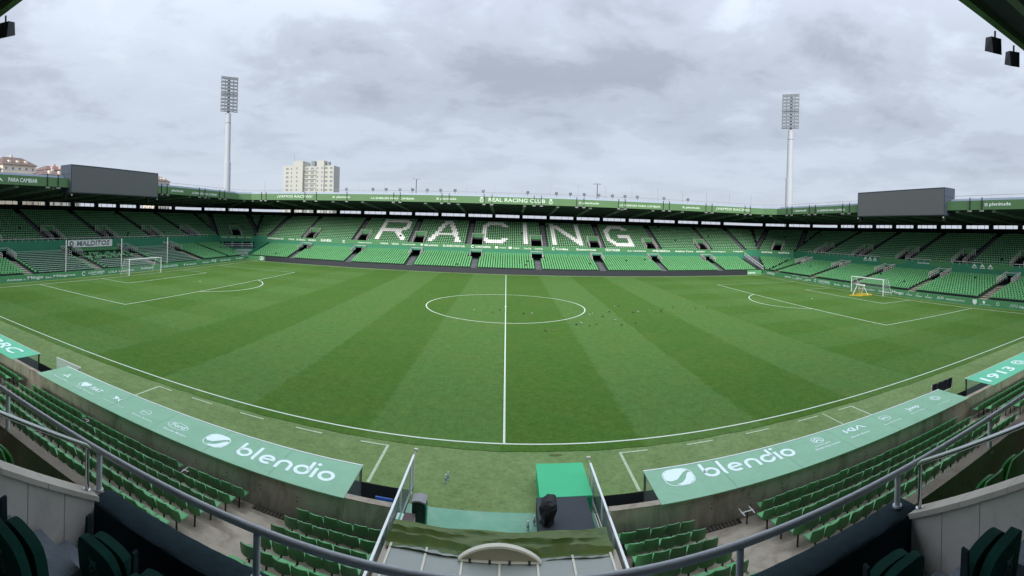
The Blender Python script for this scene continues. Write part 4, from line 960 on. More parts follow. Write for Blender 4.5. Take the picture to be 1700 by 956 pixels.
# ------------------------------------------------------------------ tunnel
tag(MB().box((-3.2, -9.0, -.6), (3.04, -4.86, .0)).build('tunnel_floor', 'green_mat'), kind='structure')
for sg, X, lab in ((-1, -3.25, 'white topped glass balustrade on the cabinet side of the tunnel'), (1, 3.08, 'white topped glass balustrade beside the green covered platform')):
    zt = 1.1 if sg < 0 else 1.02; t = thing('balustrade', lab, 'balustrade', (X, -7, 0)); yA, yB = -3.75, -10.8
    MB().box((X - .035, yB, zt - .03), (X + .035, yA, zt + .02)).build('top_rail', 'white_paint', t)
    MB().box((X - .02, yB, -.02), (X + .02, yA, .06)).build('bottom_rail', 'galv', t)
    ysn = [yA - .02, -4.3, -5.9, -7.5, -9.1, -10.7]
    for i, y in enumerate(ysn): MB().box((X - .03, y - .03, -.3), (X + .03, y + .03, zt - .03)).build('post', 'white_paint', t)
    for a, b in zip(ysn[1:-1], ysn[2:]): MB().box((X - .006, b + .04, .08), (X + .006, a - .04, zt - .05)).build('glass_panel', 'glass_sheet', t)
    k = MB(); k.tube([(X, yA, zt), (X + .05 * -sg, yA + .12, zt + .1)], .02, 6); k.box((X - .07 - .05 * sg, yA + .1, zt + .08), (X + .07 - .05 * sg, yA + .2, zt + .17)); k.build('rail_fitting', 'cream', t)
    if sg > 0:
        for dx in (-.12, -.2): MB().tube([(X + dx, -5.7, .4), (X + dx, -8.2, .55)], .02, 6).build('side_rail', 'cream', t)
tr = thing('tunnel_canopy', 'flat grey panelled canopy over the mouth of the players tunnel', 'canopy', (0, -9.5, 1.0))
xs = [-2.95, -2.0, -1.05, -.1, .86, 1.78, 2.78]
for a, b in zip(xs[:-1], xs[1:]): MB().box((a + .035, -13.2, .93), (b - .035, -8.2, .975)).build('roof_panel', 'frosted', tr)
for x in xs:
    MB().box((x - .03, -13.2, .93), (x + .03, -8.2, 1.0)).build('glazing_bar', 'cream', tr)
MB().box((-3.15, -13.3, .6), (2.98, -8.15, .92)).build('deck', 'concrete_pale', tr)
ar = thing('arched_sign', 'half moon sign seen from behind on the tunnel canopy edge', 'sign', (-.1, -8.5, 1.0))
am = MB(); n = 20; W_ = 1.03; H_ = .38
pt = [(-.1 + W_ * (1 - 2 * i / n), 1.02 + H_ * (1 - (1 - 2 * i / n) ** 2) ** .85) for i in range(n + 1)]
am.face([(x, -8.56, z) for x, z in pt]); am.face([(x, -8.50, z) for x, z in pt][::-1]); am.build('board', 'arch_back', ar)
rm = MB()
for (xa, za), (xb, zb) in zip(pt[:-1], pt[1:]): rm.hexa([(xa, -8.60, za - .01), (xb, -8.60, zb - .01), (xb, -8.47, zb - .01), (xa, -8.47, za - .01), (xa, -8.60, za + .045), (xb, -8.60, zb + .045), (xb, -8.47, zb + .045), (xa, -8.47, za + .045)])
rm.build('rim', 'cream', ar)
fm = MB(); fm.box((-1.15, -8.59, 1.0), (.95, -8.53, 1.05)); fm.build('foot_rail', 'cream', ar)
for x in (-.85, -.35, .15, .65): MB().box((x - .03, -8.62, 1.0), (x + .03, -8.58, 1.07)).build('clip', 'dark_metal', ar)
# crumpled tarpaulin
tp = MB(); nx, ny = 150, 30
def tz(u, v):
    x = -3.08 + 5.95 * u; s = 0
    def rid(t): return (1 - abs(math.sin(t))) ** 2.0
    s += .06 * math.sin(6.283 * (v * 2.0 + .06 * math.sin(u * 6)) - .6)
    s += .15 * rid(v * 8.4 + .45 * math.sin(u * 4.1 + .7) + .12 * math.sin(u * 11)) * (.55 + .45 * math.sin(u * 5 + 1) ** 2)
    s += .06 * rid(v * 15 - .8 * math.sin(u * 3.3 + 2)) * math.sin(u * 7 + 2) ** 2
    for c in (.17, .5, .84): s += .08 * math.exp(-((abs(u - c) * (1 + 1.5 * v)) / .05) - ((v - .55) / .22) ** 2)
    s += .008 * math.sin(u * 90 + v * 12)
    return x, s
for j in range(ny + 1):
    for i in range(nx + 1):
        u, v = i / nx, j / ny; x, s = tz(u, v); sag = -.05 * math.sin(math.pi * u); y = -7.32 - 1.13 * v + .03 * math.sin(u * 19 + v * 6) + (sag if j == 0 else sag * .4)
        tp.v.append((x, y, 1.02 + s * min(1, v * 6 + .15) - .02 * (1 - v)))
W1 = nx + 1
for j in range(ny):
    for i in range(nx): a = j * W1 + i; tp.f.append((a, a + 1, a + W1 + 1, a + W1)); tp.mi.append(0)
b0 = len(tp.v)
for i in range(nx + 1): x, y, z = tp.v[i]; tp.v.append((x, y + .02, z - .75))
for i in range(nx): tp.f.append((i, b0 + i, b0 + i + 1, i + 1)); tp.mi.append(0)
tag(tp.build('tarpaulin', 'tarp', origin=(-.1, -7.9, 1.0), smooth=True), 'crumpled olive green tarpaulin stretched between the two tunnel balustrades', 'tarpaulin')
# platform and covered camera
pf = thing('platform', 'low box platform with bright green cover and dark rear half beside the tunnel glass', 'platform', (2, -4.8, 0))
MB().box((1.2, -5.02, .0), (2.93, -2.85, .585)).build('green_base', 'bright_green', pf); MB().box((1.18, -5.0, .586), (2.95, -2.82, .6)).build('green_cover', 'bright_green', pf)
MB().box((1.06, -6.95, .0), (2.72, -5.025, .6)).build('dark_deck', 'deck_dark', pf)
bg = MB(); prof = [(0, .22, .2), (.12, .17, .2), (.35, .24, .28), (.55, .27, .33), (.68, .23, .3), (.76, .13, .2)]; cx_, cy_ = 1.3, -6.35; n = 9; base = 0
for k, (h_, rx_, ry_) in enumerate(prof):
    for j in range(n):
        a = 2 * math.pi * j / n; wob = 1 + .16 * math.sin(3 * a + k * 1.3) + .07 * math.sin(5 * a + k); bg.v.append((cx_ + .14 * h_ * h_ + rx_ * math.cos(a) * wob, cy_ + .22 * h_ * (h_ > .5) * (h_ - .5) + ry_ * math.sin(a) * wob, .6 + h_))
for k in range(len(prof) - 1):
    for j in range(n): bg.f.append((k * n + j, k * n + (j + 1) % n, (k + 1) * n + (j + 1) % n, (k + 1) * n + j)); bg.mi.append(0)
bg.f.append(tuple((len(prof) - 1) * n + j for j in range(n))); bg.mi.append(0)
tag(bg.build('covered_camera', 'black_cloth', origin=(cx_, cy_, .6)), 'broadcast camera under a black rain cover on the platform', 'camera')
cb_ = thing('cabinet', 'tall dark green cabinet with grey domed lid beside the tunnel mat', 'cabinet', (-2.62, -6.2, 0))
MB().box((-2.78, -6.38, 0), (-2.38, -5.98, .96)).build('body', 'cabinet_green', cb_)
MB().shell(lambda u, v: (-2.58 + .21 * u, -6.18 + .22 * v, .99 + .05 * (1 - u * u)), 6, 4, .05).build('lid', 'lamp_grey', cb_, smooth=True)
MB().box((-2.378, -6.34, .02), (-2.35, -6.04, .88)).build('door', 'teal', cb_)
bx = thing('crate', 'white crate with brown top against the tunnel balustrade', 'crate', (-3.0, -6.9, 0))
MB().box((-2.98, -6.95, 0), (-2.66, -6.42, .64)).build('body', 'white_paint', bx); MB().box((-2.99, -6.96, .642), (-2.65, -6.41, .67)).build('lid', 'brown_top', bx)
by = thing('crate', 'flat white box leaning between the crate and the balustrade', 'box', (-3.1, -6.2, 0))
MB().box((-3.21, -6.9, 0), (-3.01, -6.4, .62)).build('body', 'white_paint', by); MB().box((-3.13, -6.88, .622), (-3.07, -6.42, .634)).build('tape', 'bright_green', by)
def bottle(x, y, z, label):
    t = thing('water_bottle', label, 'bottle', (x, y, z), 'plastic water bottles')
    MB().tube([(x, y, z), (x, y, z + .01), (x, y, z + .2), (x, y, z + .25), (x, y, z + .28)], [.03, .045, .045, .02, .018], 10).build('body', 'plastic_clear', t, smooth=True)
    MB().tube([(x, y, z + .28), (x, y, z + .31)], .02, 8).build('cap', 'white_paint', t); MB().tube([(x, y, z + .09), (x, y, z + .16)], .0465, 10, False).build('wrapper', 'lamp_face', t)
bottle(-2.12, -3.3, -.015, 'clear plastic bottle standing alone on the turf in front of the tunnel')
bottle(-2.06, -3.12, -.015, 'clear plastic bottle just behind the lone one on the turf')
bottle(.77, -5.75, 0, 'clear plastic bottle on the green tunnel mat, farther from the platform')
bottle(.98, -5.5, 0, 'clear plastic bottle on the tunnel mat right against the platform')

# ------------------------------------------------------------------ front railing and the camera's box
rz_ = lambda x: 7.18 + .011 * x
ra = thing('railing', 'thick grey pipe railing curving across the whole foreground above the parapet', 'railing', (0, -17.3, 6.8))
MB().tube([(x, -17.3, rz_(x)) for x in np.linspace(-16, 16, 65)], .031, 16).build('handrail', 'pipe', ra, smooth=True)
for x in (-11.0, -9.3, -7.45, -5.6, -3.72, -1.91, 1.56, 3.27, 5.0, 6.85, 8.7, 10.5):
    zb = pz(x) - (.1 if abs(x) > 3.8 else -.03)
    MB().tube([(x, -17.3, zb - .03), (x, -17.3, rz_(x) - .03)], .029, 14).build('post', 'pipe', ra, smooth=True)
    MB().tube([(x, -17.3, zb - .012), (x, -17.3, zb + .006)], .046, 16).build('post_flange', 'pipe', ra, smooth=True)
for sg, X, lab in ((-1, -3.68, 'polished steel handrail descending along the left tiled side wall'), (1, 3.38, 'polished steel handrail descending along the right tiled side wall')):
    zt = lambda y: (6.8 if sg < 0 else 6.88) + (-17.45 - y) * .56
    t = thing('handrail', lab, 'handrail', (X, -17.5, 6.8))
    h0 = .44
    MB().tube([(X, -17.47, zt(-17.47) + h0 - .02)] + [(X, y, zt(y) + h0) for y in (-17.52, -18, -19, -20, -21.3)], .024, 14).build('rail', 'steel', t, smooth=True)
    MB().tube([(X, -17.49, zt(-17.49)), (X, -17.49, zt(-17.49) + h0)], .021, 12).build('post', 'steel', t, smooth=True)
    MB().tube([(X, -17.49, zt(-17.49) - .01), (X, -17.49, zt(-17.49) + .01)], .038, 14).build('post_flange', 'steel', t, smooth=True)
def padded():
    back = MB().shell(lambda u, v: (lambda a, b: (.235 * a * (1 - .1 * b), -.05 * (b + 1) + .03 * a * a, .56 + .28 * b))(*sq(u, v, .34)), 10, 8, .07)
    fold = MB().shell(lambda u, v: (lambda a, b: (.225 * a, .10 - .03 * b, .52 + .25 * b))(*sq(u, v, .30)), 10, 8, .08)
    return back, fold
pb, pfd = padded()
pads = [(-2.84, -18.0, 6.2, 'dark green padded seat nearest the left tiled wall, front row'), (-2.3, -18.0, 6.2, 'dark green padded seat, second from the left wall, front row'), (-1.76, -18.0, 6.2, 'dark green padded seat, third from the left wall, front row, barely in view'),
        (-2.84, -18.8, 6.62, 'dark green padded seat in the second row beside the left steps'), (2.5, -18.0, 6.3, 'dark green padded seat nearest the right steps, front row'), (1.96, -18.0, 6.3, 'dark green padded seat, second from the right steps, front row'), (2.56, -18.8, 6.74, 'dark green padded seat in the second row beside the right steps')]
pf_ = None
for x, y, z, lb in pads:
    if pf_ is None:
        q = thing('padded_seat', lb, 'seat', (0, 0, 0), 'padded club seats in the camera box'); pb.build('backrest', 'padded', q, smooth=True); pfd.build('folded_seat', 'padded', q, smooth=True)
        cr_ = MB(); ring(cr_, (0, -.083, .60), (1, 0, 0), (0, .12, 1), .06, .07, .014, 18); ring(cr_, (0, -.083, .60), (1, 0, 0), (0, .12, 1), .032, .036, .014, 12); poly2(cr_, [(-.03, .07), (.03, .07), (.045, .12), (0, .1), (-.045, .12)], (0, -.083, .60), (1, 0, 0), (0, .12, 1))
        cr_.v = [(v[0], -.05 - .18 * (v[2] - .56) - .039, v[2]) for v in cr_.v]
        cr_.build('crest', 'crest_thread', q)
        MB().hexa([(-.28, .03, .4), (-.25, .03, .4), (-.25, .10, .4), (-.28, .10, .4), (-.278, .04, .84), (-.252, .04, .84), (-.252, .085, .85), (-.278, .085, .85)]).build('armrest', 'black_felt', q)
        MB().box((-.2, -.02, 0), (.2, .02, .3)).build('leg', 'dark_metal', q); pf_ = q
    else: q = copy_tree(pf_); q['label'] = lb
    q.location = (x, y, z)
sb = MB().shell(lambda u, v: (lambda a, b: (.22 * a * (1 - .22 * max(0, b)), -.045 * (b + 1) + .04 * a * a, .62 + .27 * b))(*sq(u, v, .22)), 8, 6, .022)
sf = MB().shell(lambda u, v: (lambda a, b: (.215 * a * (1 - .2 * max(0, b)), .10 - .05 * b, .55 + .25 * b))(*sq(u, v, .22)), 8, 6, .025)
shells = [(3.92, -17.95, 6.3, 'glossy green tip-up seat just beyond the right tiled wall'), (4.44, -17.95, 6.3, 'glossy green tip-up seat second beyond the right tiled wall'), (4.96, -17.95, 6.3, 'glossy green tip-up seat third beyond the right tiled wall'), (5.48, -17.95, 6.3, 'glossy green tip-up seat fourth beyond the right tiled wall, cut by the frame'),
          (-4.62, -17.95, 6.15, 'glossy green tip-up seat beyond the left tiled wall'), (-5.14, -17.95, 6.15, 'glossy green tip-up seat second beyond the left tiled wall, cut by the frame')]
sp0 = None
for x, y, z, lb in shells:
    if sp0 is None:
        q = thing('tip_up_seat', lb, 'seat', (0, 0, 0), 'tip-up seats in the neighbouring bays'); sb.build('backrest', 'shell_green', q, smooth=True); sf.build('folded_seat', 'shell_green', q, smooth=True)
        MB().box((-.04, -.02, 0), (.04, .04, .36)).build('leg', 'dark_metal', q); sp0 = q
    else: q = copy_tree(sp0); q['label'] = lb
    q.location = (x, y, z)

# ------------------------------------------------------------------ advertising boards at pitch level
def board(name, label, p, xd, length, z1, m, items, n_out, text_m='lettering_white', npan=1, z0=0.0, col2=None):
    p = Vector(p); xd = Vector(xd); t = thing(name, label, 'advertising board', tuple(p))
    nn = Vector(n_out); ln_ = length / npan
    for i in range(npan):
        a = p + xd * (ln_ * i + .01); b = p + xd * (ln_ * (i + 1) - .01); th = .12; q = MB()
        A, B_ = a - nn * th, b - nn * th
        q.hexa([(a.x, a.y, z0), (b.x, b.y, z0), (B_.x, B_.y, z0), (A.x, A.y, z0), (a.x, a.y, z1), (b.x, b.y, z1), (B_.x, B_.y, z1), (A.x, A.y, z1)])
        q.build('panel', m, t)
    for it in items:
        a, w_, body, h_ = it[:4]; o = p + xd * a + nn * .012; o.z = z0 + (it[5] if len(it) > 5 else .25); mb = MB(); put_text(mb, body, o, xd, (0, 0, 1), w_, h_, it[4] if len(it) > 4 else 0); mb.build('lettering', text_m, t)
    return t
board('led_board', 'long black led advertising board along the far touchline', (-50.6, 69.3, 0), (1, 0, 0), 101.2, .98, 'led_black', [], (0, -1, 0), npan=1)
lb = board('advertising_board', 'long green advertising board with white lettering behind the left goal', (-55.4, 0, 0), (0, 1, 0), 69.5, .98, 'board_green',
  [(10.4, 2.4, 'Anchoas', .3), (13.0, .35, 'de', .16), (13.7, 2.6, 'Mingo', .58, 0, .18), (16.7, 1.0, 'San', .3), (18.0, 4.0, 'Milagros', .42, .15), (24.5, 3.3, 'CANTABRIA', .34, 0, .4), (25, 2.4, 'TELECOM', .14, 0, .2), (28.6, 1.9, 'LOLA', .34), (30.8, 3.4, 'MADRE', .28), (35.8, 3.0, 'Sollingel', .46, .1), (40.9, 4.6, 'EL BUEN PASTOR', .38), (47.9, 3.2, 'Santander', .3), (52.9, 2.3, 'Anejo', .34, .2), (55.6, 1.9, 'AJ', .56, .2), (59.0, 3.9, 'GRUPO EMI', .34), (65.0, 3.0, 'Lupa', .5, .15)], (1, 0, 0), npan=16)
bm = MB(); ring(bm, (-55.38, 23.6, .5), (0, 1, 0), (0, 0, 1), .34, .34, .12, 18, 30, 330); ring(bm, (-55.38, 47.4, .42), (0, 1, 0), (0, 0, 1), .18, .22, .16, 10); build_apart(bm, 'emblem', 'lettering_white', lb, .5)
rb_ = board('advertising_board', 'long green advertising board with white lettering behind the right goal', (54.7, 69.5, 0), (0, -1, 0), 72, .98, 'board_green',
  [(1.5, 3.4, 'VIPES', .5), (8.8, 2.2, 'aena', .26), (12.8, 1.8, 'coral', .34, 0, .3), (15.9, 1.8, 'coral', .34, 0, .3), (20.0, 3.6, 'CANTABRIA', .34, 0, .42), (20.2, 3.3, 'TELECOM', .14, 0, .2), (24.8, 1.7, 'Bimbo', .32, .1), (27.3, 1.7, 'Bimbo', .32, .1), (31.0, 4.2, 'Santander', .26), (36.0, 2.4, 'Anchoas', .32), (38.5, .4, 'de', .18), (39.0, 2.5, 'Mingo', .58, 0, .18), (42.0, 1.3, 'Semper', .28, .2), (43.9, 1.3, 'Semper', .28, .2), (45.8, 1.3, 'Semper', .28, .2), (48.0, 1.25, 'JLD', .42, .15, .3), (49.6, 3.4, 'MARKETING & SPORT', .2, 0, .36), (55.3, 1.9, 'AJE CANTABRIA', .12, 0, .2), (61.6, 1.2, 'Nos', .34)], (-1, 0, 0), npan=16)
bm = MB(); ring(bm, (54.68, 50.3, .55), (0, -1, 0), (0, 0, 1), .3, .3, .13, 18, 30, 330)
for y in (57, 53.8): ring(bm, (54.68, y - .2, .55), (0, -1, 0), (0, 0, 1), 1.0, .36, .05, 20, p=8)
poly2(bm, [(-.35, .35), (.35, .35), (.35, -.1), (0, -.4), (-.35, -.1)], (54.68, 14.9, .5), (0, -1, 0), (0, 0, 1)); ring(bm, (54.68, 13.4, .6), (0, -1, 0), (0, 0, 1), .22, .22, .2, 12); ring(bm, (54.68, 11.2, .55), (0, -1, 0), (0, 0, 1), .25, .25, .07, 12)
for i in range(14): ring(bm, (54.68, 9.3 - .09 * i, .35 + .4 * ((i * 7) % 5) / 5), (0, -1, 0), (0, 0, 1), .06, .06, .055, 6)
for y in (27, 25.1, 23.2): poly2(bm, [(-.12, 0), (.05, .25), (.12, .22), (0, -.02)], (54.68, y, .62), (0, -1, 0), (0, 0, 1))
build_apart(bm, 'emblem', 'lettering_white', rb_, .45)
c1 = board('advertising_board', 'short green board with a white emblem at the left end of the black led board', (-55.2, 69.9, 0), (1, 0, 0), 4.4, .95, 'ad_green', [], (0, -1, 0))
bm = MB(); ring(bm, (-51.8, 69.885, .5), X_, (0, 0, 1), .5, .4, .1, 14, p=3); poly2(bm, [(-.3, -.25), (0, .28), (.3, -.25), (.14, -.25), (0, .05), (-.14, -.25)], (-51.8, 69.885, .5), X_, (0, 0, 1)); bm.build('emblem', 'lettering_white', c1)
board('advertising_board', 'short green board with white lettering at the right end of the black led board', (50.8, 69.9, 0), (1, 0, 0), 3.8, .95, 'board_green', [(.3, 1.9, 'asisa', .3)], (0, -1, 0))
pl = MB(); pl.face([(-3.0, 0, 0)] * 3) if False else None
bn = thing('graffiti_banner', 'black and white graffiti banner hung on the balcony wall behind the left goal', 'banner', (-67.6, 35, 3.9))
MB().box((-67.66, 29.6, 3.42), (-67.58, 40.2, 4.72)).build('cloth', 'seat_white', bn)
mb = MB(); put_text(mb, 'MALDITOS', (-67.56, 31.6, 3.62), (0, 1, 0), (0, 0, 1), 7.8, .95, .12); ring(mb, (-67.56, 30.4, 4.1), (0, 1, 0), (0, 0, 1), .5, .5, .22, 12, p=1.4)
mb.build('lettering', 'void', bn)
mb = MB(); put_text(mb, 'MALDITOS', (-67.545, 31.66, 3.72), (0, 1, 0), (0, 0, 1), 7.7, .75, .12); mb.build('lettering', 'lamp_face', bn)

# ------------------------------------------------------------------ goals
def goal(label, sg):
    X = sg * 52.5; t = thing('goal', label, 'goal', (X, 34, 0)); ya, yb = 34 - 3.66, 34 + 3.66
    for y in (ya, yb): MB().tube([(X, y, 0), (X, y, 2.5)], .06, 10).build('post', 'white_paint', t, smooth=True)
    MB().tube([(X, ya - .06, 2.5), (X, yb + .06, 2.5)], .06, 10).build('crossbar', 'white_paint', t, smooth=True)
    net = MB(); D_ = 2.0 * sg
    def P_(y, u):     # u 0..1 along the top back to ground
        return (X + D_ * .55 * min(1, u * 2), y, 2.5) if u <= .5 else (X + D_ * (.55 + .45 * (u - .5) * 2), y, 2.5 * (1 - (u - .5) * 2) + .02)
    for i in range(25): y = ya + (yb - ya) * i / 24; net.tube([P_(y, 0), P_(y, .5), P_(y, 1)], .009, 3, False)
    for i in range(13): u = i / 12; net.tube([P_(ya, u), P_(yb, u)], .009, 3, False)
    for y in (ya, yb):
        for i in range(7): x = X + D_ * i / 7; z = 2.5 if i / 7 <= .55 else 2.5 * (1 - (i / 7 - .55) / .45); net.tube([(x, y, 0), (x, y, z)], .009, 3, False)
        for z in (.5, 1, 1.5, 2): xe = X + D_ * (.55 + .45 * (1 - z / 2.5)); net.tube([(X, y, z), (xe, y, z)], .009, 3, False)
    net.build('net', 'net', t)
    for y in (ya, yb): MB().tube([(X + D_ * .55, y, 2.5), (X + D_ * 1.0, y, 0)], .025, 6).build('net_support', 'white_paint', t)
goal('white goal with net in front of the stand with the graffiti banner', -1)
goal('white goal with a trestle and yellow glow painted on the grass in its mouth', 1)
wg = MB(); wg.face([(51.0 + (2.0 + .35 * math.sin(3 * a_) + random.uniform(-.25, .25)) * math.cos(a_), 33.4 + (1.7 + .3 * math.sin(2 * a_ + 1) + random.uniform(-.25, .25)) * math.sin(a_), .0045) for a_ in np.linspace(0, 6.2832, 60)[:-1]])  # pool of yellow lamplight on the turf, painted as a flat patch
tag(wg.build('goalmouth_glow', 'painted_glow'), kind='structure')
ts = thing('trestle', 'white and orange A-frame trestle standing in the right goal mouth', 'trestle', (50.6, 33.4, 0))
MB().box((50.4, 32.5, 1.5), (50.7, 34.3, 1.68)).build('beam', 'white_paint', ts)
for y in (32.7, 34.1):
    for sx in (-1, 1): MB().tube([(50.55, y, 1.55), (50.55 + sx * .75, y + (y - 33.4) * .35, 0)], .045, 6).build('leg', 'wood_tan' if (sx > 0) == (y > 33) else 'white_paint', ts)
# catch net poles behind the left goal
for i, (y, lb) in enumerate(((20.7, 'tall thin net pole left of the graffiti banner'), (31.9, 'tall thin net pole in front of the tier under the banner'), (43.2, 'tall thin net pole right of the left goal'))):
    tag(MB().tube([(-56, y, 0), (-56, y, 5.6)], .06, 6).build('net_pole', 'rail_grey', origin=(-56, y, 0)), lb, 'pole', 'ball net poles behind the left goal')
cn = MB()
for i in range(46): y = 20.7 + 22.5 * i / 45; cn.tube([(-56, y, .9), (-56, y, 3.0)], .005, 3, False)
for i in range(6): cn.tube([(-56, 20.7, .9 + .42 * i), (-56, 43.2, .9 + .42 * i)], .005 if i < 5 else .015, 3, False)
tag(cn.build('catch_net', 'net', origin=(-56, 32, .9)), 'low pale ball net hung between the poles behind the left goal', 'net')

# ------------------------------------------------------------------ big screens
def screen(label, sg):
    X = sg * 59.9; t = thing('video_screen', label, 'screen', (X, 34.5, 12.9)); y0, y1 = 24.3, 44.6; z0, z1 = 12.85, 17.35
    xb = X + sg * 2.8; lo_, hi_ = min(X, xb), max(X, xb)
    MB().box((lo_, y0, z0), (hi_, y1, z1)).build('housing', 'screen_frame', t)
    fx = X - sg * .03
    MB().box((min(fx, X - sg * .002), y0 + .15, z0 + .12), (max(fx, X - sg * .002), y1 - .15, z1 - .22)).build('display', 'screen_grey', t)
    for z_ in (z0 + 1.5, z0 + 3.0): MB().box((lo_ + .02, y0 - .03, z_ - .02), (hi_ - .02, y0 - .002, z_ + .02)).build('panel_joint', 'dark_metal', t)
    for y in (y0 + .5, y1 - .5): MB().box((lo_ + .3, y - .2, z0 - .9), (lo_ + .8, y + .2, z0 - .005)).build('bracket', 'dark_metal', t)
    for y in (y0 + .2, y1 - .2): ring_ = MB().tube([(X, y, z0 - .45), (X, y, z0 - .2)], .12, 8); ring_.build('marker_lamp', 'lamp_face', t)
screen('large blank grey video screen on the stand roof with the graffiti banner below', -1)
screen('large blank grey video screen on the roof above the full right hand stand', 1)

# ------------------------------------------------------------------ roof furniture
ORD2 = 'first second third fourth fifth sixth seventh eighth ninth tenth eleventh twelfth thirteenth fourteenth fifteenth sixteenth seventeenth eighteenth nineteenth twentieth'.split()
def nth(i): return ORD2[i] if i < 20 else 'twenty-' + ORD2[i - 20]
def mast(x, i):
    o = MB().tube([(x, 95.5, 13.9), (x, 95.5, 20.0)], .05, 5).build('mast', 'galv', origin=(x, 95.5, 13.9))
    tag(o, 'thin bare mast on the roof opposite, %s from the left' % nth(i + 10), 'mast', 'thin masts along the roof opposite')
for i in range(-10, 10): mast(6.95 * (i + .5), i)
pr = None
for i, x in enumerate((-35.6, -29.4, -26.4, -23.3, -20.5, -17.3, -14.4, -11.3, -5.3, 4.1, 10.2, 13.2, 16.2, 19.4, 22.4, 25.2, 28.0, 34.2, 40.0)):
    if pr is None:
        q = thing('roof_floodlight', 'small tilted floodlight on the front of the roof opposite', 'floodlight', (0, 0, 0), 'small floodlights along the roof opposite')
        MB().tube([(0, 0, 0), (0, 0, 1.4)], .05, 5).build('stalk', 'dark_metal', q); MB().hexa([(-.4, -.25, 1.25), (.4, -.25, 1.25), (.4, .05, 1.05), (-.4, .05, 1.05), (-.4, -.05, 1.75), (.4, -.05, 1.75), (.4, .25, 1.55), (-.4, .25, 1.55)]).build('lamp_head', 'roof_lamp', q); pr = q
    else: q = copy_tree(pr)
    q['label'] = 'small tilted floodlight on the front of the roof opposite, %s from the left' % nth(i)
    q.location = (x * .985, 77.4, 15.1); q.rotation_euler = (0, 0, random.uniform(-.7, .7)); q.scale = (.75, .75, .85)
for x, lb in ((-23.2, 'tall lamp mast with several heads on the roof above the white letter R'), (22.4, 'tall lamp mast with several heads on the roof above the white letter G')):
    t = thing('lamp_mast', lb, 'lamp', (x, 96.5, 13.9)); MB().tube([(x, 96.5, 13.9), (x, 96.5, 20.4)], .09, 6).build('pole', 'dark_metal', t)
    for dx in (-.7, 0, .7): MB().hexa([(x + dx - .3, 96.3, 20.3), (x + dx + .3, 96.3, 20.3), (x + dx + .3, 96.7, 20.3), (x + dx - .3, 96.7, 20.3), (x + dx - .25 + dx * .2, 96.4, 20.75 - abs(dx) * .3), (x + dx + .25 + dx * .2, 96.4, 20.75 - abs(dx) * .3), (x + dx + .25, 96.7, 20.6), (x + dx - .25, 96.7, 20.6)]).build('lamp_head', 'lamp_grey', t)
# dark floodlight brackets hung over the fascia
pr = None
def bracket(p, rz, lb):
    global pr
    if pr is None:
        pr = thing('fascia_bracket', 'dark lamp bracket hung over the green roof fascia', 'bracket', (0, 0, 0), 'lamp brackets along the roof fascias')
        MB().box((-.07, -.12, -1.6), (.07, -.02, .45)).build('arm', 'dark_metal', pr); MB().box((-.3, -.3, -1.75), (.3, 0, -1.5)).build('lamp_box', 'lamp_grey', pr); q = pr
    else: q = copy_tree(pr)
    q['label'] = lb; q.location = p; q.rotation_euler = (0, 0, rz)
for i, x in enumerate((-55.4, -54.2, -44.2, -41.4, -34.2, -23.8, -22.4, -13.6, -12.1, -4.9, -3.3, 5.3, 6.8, 14.1, 15.6, 23, 24.4, 32.9, 34.3, 43, 44.5, 53, 54.4)): bracket((x, 75.5, 15.1), 0, 'dark lamp bracket on the roof fascia opposite, %s from the left' % nth(i))
for i, y in enumerate((20.2, 22.2, 46.2, 47.8, 58, 60, 65.5, 67.4)): bracket((-60.5, y, 15.1), math.pi / 2, 'dark lamp bracket on the fascia of the left stand, %s from the frame edge' % nth(i))
for i, y in enumerate((6, 8, 17.6, 19.8, 47.5, 49.5, 58.3, 60.4, 67, 69)): bracket((60.5, y, 15.1), -math.pi / 2, 'dark lamp bracket on the fascia of the right stand, %s from the frame edge' % nth(i))
# ceiling speakers under the roof opposite
for i in range(12):
    x = -40 + 7.2 * i; tag(MB().box((x - .25, 89.8, 11.9), (x + .25, 90.2, 12.35)).build('ceiling_speaker', 'speaker', origin=(x, 90, 12.4)), 'small speaker box under the roof opposite, %s from the left' % nth(i), 'speaker', 'speaker boxes under the roof opposite')
# hanging speakers under the near roof edge
for x, y, lb, a in ((-11.75, -14.05, 'black loudspeaker hanging from the roof edge, top left corner', .5), (10.4, -14.05, 'black loudspeaker hanging from the roof edge at top right, farther one', -.5), (11.45, -14.05, 'black loudspeaker hanging from the roof edge at top right, nearer one', -.7)):
    t = thing('loudspeaker', lb, 'loudspeaker', (x, y, 14.98)); z = 14.98
    b = MB(); ca, sa = math.cos(a), math.sin(a)
    P8 = [(-.13, -.15, -.66), (.13, -.15, -.66), (.21, .17, -.52), (-.21, .17, -.52), (-.15, -.08, -.2), (.15, -.08, -.2), (.17, .2, -.14), (-.17, .2, -.14)]
    b.hexa([(x + p[0] * ca - p[1] * sa, y + p[0] * sa + p[1] * ca, z + p[2]) for p in P8]); b.build('cabinet', 'speaker', t)
    b = MB(); P8 = [(-.17, .18, -.5), (.17, .18, -.5), (.17, .21, -.5), (-.17, .21, -.5), (-.14, .2, -.2), (.14, .2, -.2), (.14, .23, -.2), (-.14, .23, -.2)]
    b.hexa([(x + p[0] * ca - p[1] * sa, y + p[0] * sa + p[1] * ca, z + p[2]) for p in P8]); b.build('grille', 'dark_metal', t)
    MB().tube([(x, y, z), (x, y, z - .2)], .03, 6).build('hanger', 'dark_metal', t)

